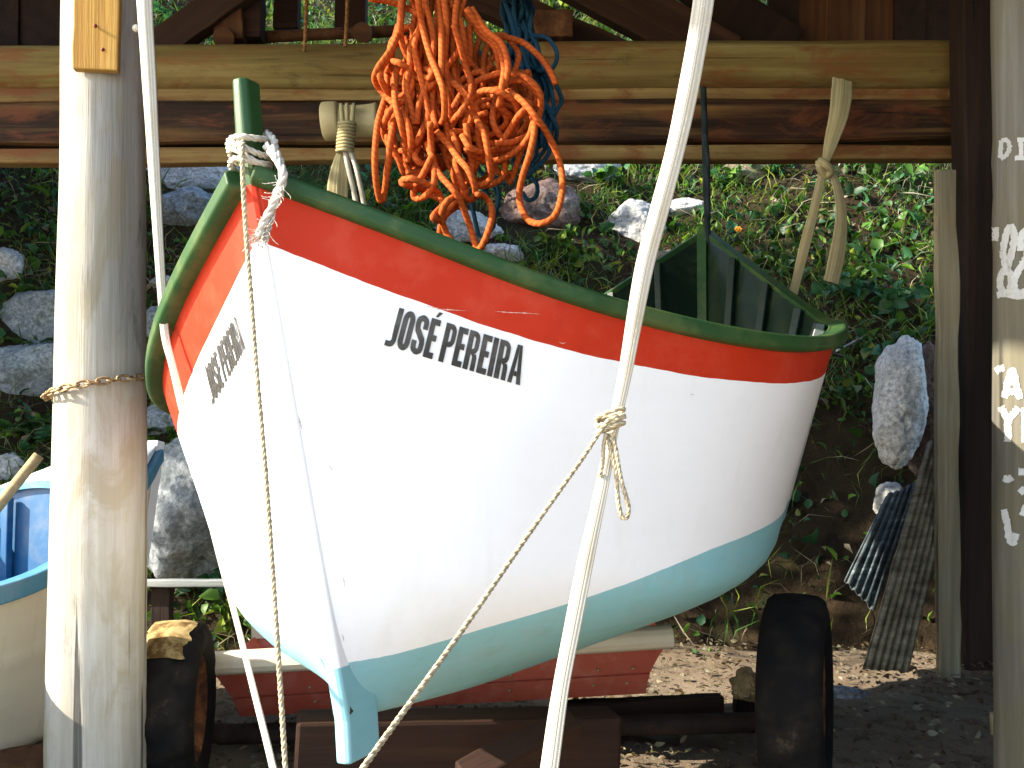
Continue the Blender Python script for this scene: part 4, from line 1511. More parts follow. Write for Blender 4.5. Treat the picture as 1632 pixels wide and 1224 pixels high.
def build_bundles():
    strands = [
        [(255, -60), (250, 20), (235, 130), (200, 230), (130, 330), (115, 390), (150, 450), (220, 520), (270, 590), (290, 680), (288, 760), (270, 780), (262, 690), (240, 600), (215, 500), (212, 380), (240, 300)],
        [(230, 120), (190, 260), (150, 330), (140, 370), (165, 430), (200, 480)],
        [(165, 480), (130, 600), (115, 750), (120, 880), (140, 975), (160, 950), (175, 830), (190, 690), (205, 600), (215, 540)],
        [(300, 470), (210, 520), (165, 590), (160, 660), (200, 725), (260, 735), (320, 690), (355, 610), (358, 540), (335, 430), (290, 350), (240, 310), (200, 300)],
        [(245, -40), (240, 100), (245, 200), (290, 310), (345, 370), (385, 380), (390, 350), (350, 340), (310, 370)],
        [(300, -40), (310, 20), (330, 150), (370, 280), (410, 370), (390, 420), (340, 470), (330, 540), (360, 620)],
        [(320, -40), (345, 120), (385, 270), (425, 370), (450, 450), (455, 560), (440, 600)],
        [(425, -40), (432, 60), (440, 150), (440, 330), (432, 380), (400, 420), (395, 520), (410, 620)],
        [(470, -40), (480, 0), (530, 100), (555, 250), (545, 330), (500, 360), (470, 420), (475, 520), (490, 580), (480, 620), (440, 650), (395, 642), (372, 600), (380, 480)],
        [(520, -30), (505, 120), (530, 230), (480, 310), (430, 370)],
        [(450, -30), (465, 130), (460, 300), (480, 420)],
        [(500, 120), (530, 220), (560, 330), (582, 400), (575, 470), (535, 545), (490, 590)],
        [(385, 600), (388, 680), (395, 770), (430, 850), (500, 930), (540, 1000), (580, 1110), (608, 1200), (628, 1212), (660, 1150), (685, 1060), (680, 1000), (650, 960), (615, 945)],
        [(415, 640), (470, 700), (520, 770), (570, 830), (602, 910), (602, 960), (575, 975), (525, 955), (465, 985), (440, 1050), (460, 1130), (500, 1190)],
        [(430, 1160), (440, 1090), (480, 1020), (550, 950), (560, 900)],
        [(330, 860), (250, 880), (262, 902), (320, 915), (380, 945), (440, 975)],
        [(252, 876), (300, 874), (380, 905), (430, 950), (445, 1000), (410, 1040), (400, 1062), (430, 1075), (480, 1030), (540, 990)],
        [(395, 760), (350, 850), (305, 930), (318, 970), (375, 945), (405, 880), (400, 790), (370, 700)],
        [(500, 520), (560, 430), (650, 380), (760, 355), (860, 385), (920, 460), (918, 560), (880, 640), (800, 690), (700, 700)],
        [(600, 560), (640, 470), (740, 410), (830, 395), (900, 450), (890, 530), (830, 560)],
        [(680, 440), (750, 440), (830, 490), (900, 570), (960, 660), (1010, 770), (1030, 900), (1000, 1040), (930, 1090), (860, 1070), (820, 980), (830, 880), (870, 750), (892, 640), (880, 560), (845, 520)],
        [(570, 500), (640, 445), (720, 450), (800, 500), (810, 580), (760, 650)],
        [(705, 470), (690, 590), (735, 665), (790, 655), (805, 610), (770, 560), (700, 510)],
        [(870, 515), (820, 560), (780, 620), (720, 710), (650, 745), (580, 720), (540, 660)],
        [(700, 185), (740, 180), (840, 210), (930, 290), (975, 360), (997, 412)],
        [(560, 40), (640, 150), (715, 225), (745, 330), (735, 420), (720, 520)],
        [(585, 40), (660, 150), (735, 215), (765, 330), (745, 430)],
        [(545, 60), (620, 160), (700, 230), (720, 330), (715, 400)],
        [(600, 560), (650, 660), (672, 780), (680, 870), (620, 905), (580, 880)],
        [(892, 560), (870, 660), (800, 740), (700, 785), (620, 770), (560, 720)],
        [(745, 760), (742, 860), (660, 905), (560, 890), (500, 830)],
        [(560, 280), (620, 350), (690, 420), (740, 470)],
        [(500, 640), (560, 640), (590, 560), (570, 480), (500, 400)],
        [(300, 560), (330, 690), (310, 760), (350, 800), (410, 770)],
        [(510, 700), (510, 800), (540, 900), (560, 960)],
        [(490, 640), (520, 740), (500, 850), (530, 940)],
        [(560, 600), (575, 720), (590, 800), (570, 880)],
        [(90, -6), (170, 5), (250, 30), (330, 70)],
        [(575, 120), (580, 260), (560, 340)],
    ]
    mb = MB()
    rr = random.Random(5)
    R_ = 0.0094
    for i, s in enumerate(strands):
        y0 = 2.60 + rr.uniform(-0.045, 0.05)
        if i in (20, 12, 13):
            y0 = 2.55
        pts = [crop_pt(p, y0 + 0.035 * math.sin(j * 1.3 + i)) for j, p in enumerate(s)]
        if s[0][1] < 0 and s[0][0] > 150:
            pts = [crop_pt((s[0][0], -150), 2.78), crop_pt((s[0][0], -140), 2.71)] + pts
        mb.tube(pts, R_, 8, 7)
    # the tangle behind: random slack loops of the same rope
    for i in range(62):
        cx, cy = rr.gauss(430, 110), rr.uniform(250, 760)
        if rr.random() < 0.4:
            cx, cy = rr.gauss(700, 90), rr.gauss(560, 110)
        y0 = 2.66 + rr.uniform(-0.02, 0.12)
        pts = []
        a0 = rr.uniform(0, 6.28)
        ra, rb = rr.uniform(40, 100), rr.uniform(80, 190)
        for j in range(rr.randint(7, 12)):
            a = a0 + j * 0.75
            x = cx + math.cos(a) * ra * (1 + 0.35 * rr.uniform(-1, 1)) + j * rr.uniform(-6, 6)
            yy = cy + math.sin(a) * rb * (1 + 0.3 * rr.uniform(-1, 1))
            x = min(870, max(175, x))
            yy = min(880, max(120, yy))
            pts.append(crop_pt((x, yy), y0 + 0.03 * math.sin(j)))
        mb.tube(pts, R_ * 0.97, 7, 6)
    for i in range(24):
        x = rr.uniform(245, 560)
        y0 = 2.64 + rr.uniform(-0.03, 0.08)
        pts = [crop_pt((x + rr.uniform(-10, 10) + (400 - x) * 0.0 * j, -60 + j * 95), y0) for j in range(rr.randint(6, 9))]
        pts = [p + Vector((0.02 * math.sin(j * 0.8 + i), 0, 0)) for j, p in enumerate(pts)]
        pts = [crop_pt((x, -150), 2.78), crop_pt((x, -138), 2.71)] + pts
        mb.tube(pts, R_ * 0.97, 7, 6)
    tag(mb.build("rope_bundle", "rope_orange"), "big tangled bundle of orange rope hanging in loops above the boat", "rope")

    mb = MB()
    bs = [
        [(760, -40), (800, 60), (850, 160), (900, 250), (960, 380), (985, 500), (985, 600), (960, 700), (900, 790)],
        [(780, -40), (830, 80), (850, 220), (850, 330), (900, 480), (905, 620), (900, 760), (870, 850), (905, 900), (900, 960), (860, 975), (835, 940)],
        [(860, 190), (900, 175), (960, 190), (1000, 250), (995, 310), (950, 350), (890, 330), (860, 280), (890, 200), (915, 260), (940, 350)],
        [(790, -40), (800, 120), (840, 260), (880, 420), (860, 560)],
        [(740, -20), (790, 140), (810, 300), (840, 420), (920, 480), (990, 560)],
        [(950, 340), (1000, 420), (1025, 490), (1000, 540), (970, 620), (965, 740), (900, 820), (850, 870)],
        [(760, 760), (750, 840), (790, 880), (840, 860), (870, 780), (840, 740), (790, 760), (800, 860)],
        [(640, 930), (690, 900), (760, 890), (820, 880)],
        [(650, 900), (670, 980), (700, 1040), (720, 960), (710, 900)],
        [(690, 900), (715, 980), (695, 1070), (690, 1110), (640, 1150), (610, 1140)],
        [(580, 960), (600, 1060), (620, 1150)],
        [(620, 250), (660, 300), (700, 360), (760, 420), (820, 520)],
        [(830, 300), (850, 480), (880, 640), (850, 760), (790, 800)],
        [(600, 780), (640, 850), (720, 870)],
    ]
    for i, s in enumerate(bs):
        y0 = 2.92 + rr.uniform(-0.05, 0.06)
        mb.tube(([crop_pt((s[0][0], -150), 2.80), crop_pt((s[0][0], -138), 2.86)] if s[0][1] < 0 else []) + [crop_pt(p, y0 + 0.03 * math.sin(j + i)) for j, p in enumerate(s)], 0.0072, 7, 7)
    for i in range(44):
        x0 = rr.uniform(730, 850)
        pts = [crop_pt((x0 + j * rr.uniform(5, 26) + rr.uniform(-25, 25), -40 + j * 95), 2.95 + rr.uniform(-0.05, 0.1)) for j in range(rr.randint(5, 9))]
        mb.tube([crop_pt((x0, -150), 2.80), crop_pt((x0, -138), 2.86)] + pts, 0.0072, 6, 6)
    tag(mb.build("rope_bundle", "rope_blue"), "dark blue rope bundle hanging behind the orange one", "rope")


# ------------------------------------------------------------------ shed timbers
def build_shed():
    # posts
    t = thing("post", "thick pale weathered log post on the left with a chain around it", "post", (-1.18, 2.7, 0))
    log_between("trunk", at(155, 1500, 2.7) + Vector((0, 0, -0.3)), at(169, -260, 2.7), 0.140, 0.107, "post_wood", t, knots=10, seed=4, n=70, rough=0.035)
    bd = board("nailed_board", at(154, 114, 2.575), at(160, -230, 2.575), 0.122, 0.028, "board_orange", t, face=(0.12, -1, 0), grain="z", seed=3)
    k = NT("nail_rust", 0.7, 0.3)
    k.color((0.13, 0.02, 0.01))
    for px, py in ((152, 41), (164, 79)):
        bm = bmesh.new()
        bmesh.ops.create_uvsphere(bm, u_segments=12, v_segments=8, radius=0.0052)
        bmesh.ops.translate(bm, verts=bm.verts, vec=at(px, py, 2.556))
        n = bm_obj("nail", bm, "nail_rust", bd, smooth=True)
        n.matrix_parent_inverse = bd.matrix_world.inverted()
    k = NT("button_white", 0.5, 0.4)
    k.color((0.75, 0.7, 0.55))
    bm = bmesh.new()
    bmesh.ops.create_uvsphere(bm, u_segments=14, v_segments=10, radius=0.011)
    bmesh.ops.translate(bm, verts=bm.verts, vec=at(217, 45, 2.60))
    bm_obj("peg", bm, "button_white", t, smooth=True)

    # chain round it
    mb = MB()
    c = at(160, 616, 2.7)
    rad = 0.140
    nlink = 34
    for i in range(nlink):
        a = 2 * math.pi * i / nlink
        # the chain slopes: lower on the left
        ctr = c + Vector((math.cos(a) * rad, math.sin(a) * rad, 0.028 * math.cos(a) - 0.004))
        tan = Vector((-math.sin(a), math.cos(a), -0.2 * math.sin(a) * 0.9)).normalized()
        rd = Vector((math.cos(a), math.sin(a), 0))
        side = rd if i % 2 else tan.cross(rd).normalized()
        side = (side + (tan.cross(rd).normalized() if i % 2 else rd) * 0.35).normalized()
        lk = []
        for q in range(17):
            b = 2 * math.pi * q / 16
            lx = 0.0175 * math.copysign(abs(math.cos(b)) ** 0.7, math.cos(b))
            lk.append(ctr + tan * lx + side * 0.0095 * math.sin(b) + rd * 0.002)
        mb.tube(lk, 0.0034, 7, 2)
    tag(mb.build("chain", "rusty_chain"), "rusty chain wrapped around the pale left post", "chain")

    # right foreground post with painted letters
    t = thing("post", "grey log post at the right edge with white painted letters", "post", (1.49, 2.6, 0))
    pr = log_between("trunk", at(1668, 1500, 2.6) + Vector((0, 0, -0.3)), at(1660, -200, 2.6), 0.135, 0.128, "post_wood_mossy", t, knots=10, seed=9, n=60, rough=0.05)
    dg = bpy.context.evaluated_depsgraph_get()
    bpy.context.view_layer.update()
    M = pr.matrix_world
    pb = BVHTree.FromPolygons([M @ v.co for v in pr.data.vertices], [tuple(p.vertices) for p in pr.data.polygons])

    def strokes(lst, r=0.0042):
        mb = MB()
        for s in lst:
            P = catmull([Vector((a, b, 0)) for a, b in s], 8)
            rows = []
            for i, p in enumerate(P):
                a = P[max(0, i - 1)]
                b = P[min(len(P) - 1, i + 1)]
                d = (b - a).normalized()
                row = []
                for sgn in (-1, 0, 1):
                    w = r * F / 2.6 * (1 + 0.55 * mn.noise(Vector((i * 0.55, s[0][0], sgn))))
                    q = p + Vector((-d.y, d.x, 0)) * w * sgn
                    dr = ray(q.x, q.y).normalized()
                    h, n, _, _ = pb.ray_cast(CO, dr)
                    if h is None:
                        row = None
                        break
                    row.append(h + n * 0.0022)
                if row:
                    rows.append(row)
            if len(rows) > 1:
                mb.quad_strip(rows)
        return mb

    S = [
        [(1597, 224), (1596, 240), (1595, 252)], [(1597, 224), (1606, 224), (1610, 234), (1606, 246), (1596, 253)],
        [(1627, 222), (1628, 236), (1628, 250)], [(1622, 223), (1632, 223), (1642, 224)], [(1618, 252), (1630, 252), (1642, 252)],
        [(1588, 362), (1588, 375), (1585, 400), (1584, 420)],
        [(1600, 400), (1605, 372), (1612, 362), (1617, 372), (1615, 395), (1607, 425), (1600, 432), (1595, 448), (1597, 460), (1606, 468), (1613, 452), (1610, 436), (1603, 420), (1599, 400)],
        [(1628, 400), (1627, 380), (1634, 370), (1640, 385), (1636, 410), (1628, 425), (1620, 440), (1617, 455), (1624, 468), (1636, 464)],
        [(1590, 470), (1605, 468), (1620, 472), (1640, 470)],
        [(1602, 634), (1607, 612), (1614, 590), (1620, 612), (1627, 636)], [(1604, 624), (1614, 624), (1626, 626)],
        [(1588, 592), (1594, 588), (1602, 586)],
        [(1596, 648), (1602, 660), (1608, 670)], [(1624, 650), (1616, 660), (1608, 670), (1608, 690), (1607, 704)],
        [(1634, 650), (1634, 680), (1634, 705)],
        [(1600, 762), (1608, 764), (1614, 760)], [(1624, 752), (1632, 752), (1640, 750)], [(1626, 786), (1634, 778)],
        [(1601, 812), (1606, 835), (1610, 860), (1616, 864), (1620, 850)], [(1630, 822), (1636, 806)],
    ]
    for a, b in ((0, 2), (2, 5), (5, 6), (6, 7), (7, 8), (8, 9), (9, 11), (11, 12), (12, 14), (14, 15), (15, 16), (16, 17), (17, 18), (18, 19), (19, 20)):
        mb = strokes(S[a:b], 0.0062 if a < 5 else 0.0095)
        if mb.v:
            mb.build("lettering", "letter_white", t, smooth=False)

    # rear post, dark, and the weathered plank beside it
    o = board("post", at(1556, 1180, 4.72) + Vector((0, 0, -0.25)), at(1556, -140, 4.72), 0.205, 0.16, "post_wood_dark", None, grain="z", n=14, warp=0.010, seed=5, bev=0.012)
    tag(o, "dark brown square rear post holding the right end of the beams", "post")
    o = board("plank", at(1512, 1090, 4.50), at(1506, 272, 4.50), 0.105, 0.045, "plank_grey", None, grain="z", n=18, warp=0.012, seed=8, bev=0.006, chips=0.02)
    tag(o, "weathered grey upright plank with split top in front of the dark rear post", "plank")

    # the horizontal beams
    y = 5.0
    o = log_between("beam", at(-260, 112, y), at(1640, 105, y), 0.118, 0.138, "beam_log", None, knots=14, seed=21, n=90, rough=0.05)
    tag(o, "round yellowish log beam running across the top of the photo", "beam")
    o = board("beam", at(-260, 156, y + 0.02), at(1640, 152, y + 0.02), 0.085, 0.10, "beam_edge", None, n=50, warp=0.010, seed=2, bev=0.01)
    tag(o, "narrow brown board directly under the round log beam", "beam")
    o = board("beam", at(-260, 204, y + 0.03), at(1640, 198, y + 0.03), 0.235, 0.20, "beam_bark", None, n=60, warp=0.022, seed=6, bev=0.03)
    tag(o, "wide dark bark covered timber between the narrow boards of the beam", "beam")
    o = board("beam", at(-260, 253, y - 0.03), at(1640, 244, y - 0.03), 0.078, 0.10, "beam_edge", None, n=50, warp=0.010, seed=11, bev=0.012)
    tag(o, "light brown lowest board of the beam, its lower edge against the hillside", "beam")

    o = log_between("pole", (-3.1, 2.78, at(700, -47, 2.78).z), (2.56, 2.78, at(900, -47, 2.78).z), 0.052, 0.056, "rafter_wood", None, knots=6, seed=91, n=40)
    tag(o, "cross pole just above the photo that carries the orange and blue ropes", "pole")
    # timbers above the beam
    def tb(name, px0, py0, px1, py1, y, w, th, mat, lab, cat="timber", grp="dark roof timbers above the beam", sd=0, grain="x"):
        o = board(name, at(px0, py0, y), at(px1, py1, y), w / F * y, th, mat, None, n=12, warp=0.008, seed=sd, bev=0.006, grain=grain)
        return tag(o, lab, cat, grp)

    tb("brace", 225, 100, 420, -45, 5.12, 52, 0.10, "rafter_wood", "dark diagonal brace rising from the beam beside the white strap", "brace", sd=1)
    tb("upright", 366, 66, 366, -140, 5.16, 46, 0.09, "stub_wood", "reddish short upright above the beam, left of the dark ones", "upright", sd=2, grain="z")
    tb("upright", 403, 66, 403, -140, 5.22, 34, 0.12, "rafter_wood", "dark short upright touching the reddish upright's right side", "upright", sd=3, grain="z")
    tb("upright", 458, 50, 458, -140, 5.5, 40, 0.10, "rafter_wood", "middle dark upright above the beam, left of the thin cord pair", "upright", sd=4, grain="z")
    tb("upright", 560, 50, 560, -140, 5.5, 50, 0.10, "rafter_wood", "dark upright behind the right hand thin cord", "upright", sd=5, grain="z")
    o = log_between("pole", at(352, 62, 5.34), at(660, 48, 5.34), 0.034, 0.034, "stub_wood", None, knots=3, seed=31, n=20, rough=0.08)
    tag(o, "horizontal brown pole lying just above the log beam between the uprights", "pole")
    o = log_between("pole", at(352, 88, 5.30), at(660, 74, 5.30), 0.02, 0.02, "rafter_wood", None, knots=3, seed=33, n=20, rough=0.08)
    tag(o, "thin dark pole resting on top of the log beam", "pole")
    for px, py, r, lab, s in ((356, 61, 17, "round sawn log end pointing out at the reddish upright's foot", 35), (577, 52, 16, "round sawn log end pointing out left of the orange ropes", 36)):
        o = log_between("log", at(px, py, 5.02), at(px + 6, py + 2, 5.9), r / F * 5.02, r / F * 5.02, "stub_wood", None, knots=2, seed=s, n=16, rough=0.05)
        tag(o, lab, "log", "short logs sticking out above the beam")
    for px, y1, lab in ((487, 82, "thin brown cord dangling above the beam, left one of two"), (552, 74, "thin brown cord dangling above the beam, right one of two")):
        mb = MB()
        mb.rope([at(px + 8, -175, 4.85), at(px + 4, -60, 4.85), at(px + 1, 20, 4.85), at(px, y1 * 0.6, 4.85), at(px - 2, y1, 4.85)], 0.0105, 6)
        tag(mb.build("cord", "cord_brown"), lab, "cord", "thin cords dangling above the beam")
    # block and slanting boards to the right of the ropes
    tb("block", 842, 46, 912, 46, 5.10, 44, 0.16, "stub_wood", "orange brown timber block above the beam right of the ropes", "block", sd=7)
    tb("brace", 640, -60, 1010, 104, 5.25, 56, 0.10, "rafter_wood", "dark slanting brace under the sunlit bush right of the ropes", "brace", sd=8)
    tb("brace", 880, -56, 1160, 98, 5.20, 82, 0.10, "rafter_wood", "wide dark slanting board crossed by the white strap", "brace", sd=9)
    # planked gable walls, right and left
    t = thing("gable_wall", "dark planked wall closing the shed above the beam on the right", "wall", at(1350, 60, 5.3))
    x = 1224
    rr = random.Random(11)
    i = 0
    # sloping first board beside the slit
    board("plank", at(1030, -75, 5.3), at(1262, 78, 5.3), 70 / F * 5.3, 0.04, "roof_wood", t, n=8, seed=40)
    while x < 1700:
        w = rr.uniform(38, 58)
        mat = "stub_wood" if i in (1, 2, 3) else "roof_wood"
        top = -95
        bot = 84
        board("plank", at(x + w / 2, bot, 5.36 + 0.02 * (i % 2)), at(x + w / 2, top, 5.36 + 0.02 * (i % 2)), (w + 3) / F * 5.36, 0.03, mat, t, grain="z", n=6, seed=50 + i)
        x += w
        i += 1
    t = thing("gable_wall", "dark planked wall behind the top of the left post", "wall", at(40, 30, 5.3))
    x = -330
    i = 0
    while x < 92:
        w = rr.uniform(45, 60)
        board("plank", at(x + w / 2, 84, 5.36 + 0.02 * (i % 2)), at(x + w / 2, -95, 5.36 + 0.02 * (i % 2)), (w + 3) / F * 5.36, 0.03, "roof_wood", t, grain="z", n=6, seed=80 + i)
        x += w
        i += 1
    # roof above, out of the picture but shading everything
    t = thing("shed_roof", "dark plank roof of the boat shed overhead", "roof", (0, 3, H + 2.85))
    x = -3.1
    i = 0
    while x < 4.2:
        board("plank", (x, 0.75, H + 2.84 + 0.012 * (i % 2)), (x, 5.45, H + 2.84 + 0.012 * (i % 2)), 0.29, 0.025, "roof_wood", t, face=(0, 0, 1), n=4, seed=110 + i, bev=0)
        x += 0.275
        i += 1
    t2 = thing("shade_wall", "unseen dark planked wall added beyond the right post to deepen the shade", "wall", (2.55, 2.5, 0))  # added wall, out of view, cutting the sky light from the right
    for i in range(17):
        board("plank", (2.58 + 0.012 * (i % 2), -1.2, 0.10 + i * 0.24), (2.58 + 0.012 * (i % 2), 4.95, 0.10 + i * 0.24), 0.245, 0.03, "roof_wood", t2, face=(-1, 0, 0), n=4, seed=150 + i, bev=0)
    for yy in (1.0, 2.5, 4.0, 5.3):
        log_between("rafter", (-3.2, yy, H + 2.75), (4.2, yy, H + 2.75), 0.06, 0.06, "rafter_wood", t, knots=4, seed=int(yy * 10), n=16)


def build_hangers():
    # drum with a wrapped cord, hanging under the beam left of the orange ropes
    y = 4.55
    c = at(560, 196, y)
    t = thing("hanging_drum", "cream coloured drum wrapped with cord hanging under the beam left of the orange ropes", "pulley", c)
    k = y / F
    for nm, x0, x1, r, sq in (("flange", 514, 541, 31, 1.0), ("drum", 541, 603, 27, 1.0)):
        mb = MB()
        prof = []
        a, b = at(x0, 194, y), at(x1, 192, y)
        n = 26
        path = [a.lerp(b, q) for q in (0, 0.06, 0.14, 0.5, 0.86, 0.94, 1)]
        scl = [0.86, 0.96, 1, 1.0, 1, 0.97, 0.9] if nm == "flange" else [0.9, 0.94, 0.96, 0.94, 1, 1.05, 1.0]
        sec = [(r * k * math.cos(2 * math.pi * q / n), r * k * math.sin(2 * math.pi * q / n)) for q in range(n)]
        mb.sweep(path, sec, scale=lambda q, s=scl: s[min(6, int(round(q * 6)))])
        mb.build(nm, "drum_cream", t)
    # wrapped cord
    mb = MB()
    for i in range(9):
        c2 = at(553 - i * 0.4, 197 + i * 5.4, y - 0.10)
        ring = [c2 + Vector((math.cos(a) * 12.5 * k, math.sin(a) * 0.035, 0.004 * math.sin(a))) for a in [2 * math.pi * q / 12 for q in range(13)]]
        mb.tube(ring, 0.0085, 7, 2)
    for dx in (-8, 0, 9):
        mb.tube([at(553 + dx * 1.2, 166, y - 0.1), at(553 + dx, 182, y - 0.12), at(553 + dx * 0.8, 200, y - 0.11)], 0.011, 7, 5)
    mb.build("cord_wrap", "strap_tan", t)
    mb = MB()
    for dx in (-6, 6):
        mb.tube([at(553 + dx * 0.5, 236, y - 0.1), at(560 + dx, 262, y - 0.1), at(569 + dx, 300, y - 0.1), at(577 + dx, 340, y - 0.1), at(590 + dx, 400, y - 0.1)], 0.013, 8, 6)
    mb.build("tail", "strap_white", t)
    mb = MB()
    ribbon(mb, [at(548, 238, y - 0.08), at(542, 252, y - 0.08), at(540, 275, y - 0.09), at(538, 300, y - 0.1), at(537, 330, y - 0.1)], [0.03, 0.05, 0.085, 0.10, 0.10], face=(0.3, -1, 0), fold=0.5)
    mb.build("strap_end", "strap_tan", t)

    # knotted tan strap on the right
    y = 4.6
    k = y / F
    t = thing("strap", "tan strap hanging from the beam on the right, knotted with two tails", "strap", at(1315, 262, y))
    mb = MB()
    ribbon(mb, [at(1342, 128, y + 0.1), at(1341, 150, y + 0.05), at(1336, 185, y), at(1326, 220, y), at(1318, 248, y), at(1314, 262, y)], [34 * k, 36 * k, 32 * k, 24 * k, 15 * k, 11 * k], fold=0.3)
    mb.build("band", "strap_tan", t)
    mb = MB()
    mb.tube([at(1306, 256, y - 0.03), at(1316, 262, y - 0.05), at(1324, 272, y - 0.03), at(1316, 280, y), at(1307, 268, y - 0.02), at(1306, 256, y - 0.03)], 0.02, 9, 5)
    mb.build("knot", "strap_tan", t)
    mb = MB()
    ribbon(mb, [at(1312, 268, y), at(1306, 295, y), at(1297, 335, y), at(1284, 385, y), at(1273, 430, y), at(1264, 468, y)], [9 * k, 14 * k, 15 * k, 17 * k, 15 * k, 14 * k], fold=0.3)
    mb.build("tail", "strap_tan", t)
    mb = MB()
    ribbon(mb, [at(1322, 270, y), at(1333, 295, y), at(1340, 335, y), at(1339, 370, y), at(1333, 410, y), at(1324, 450, y)], [10 * k, 15 * k, 20 * k, 24 * k, 28 * k, 27 * k], face=(0.25, -1, 0), fold=0.3)
    mb.build("tail", "strap_tan", t)


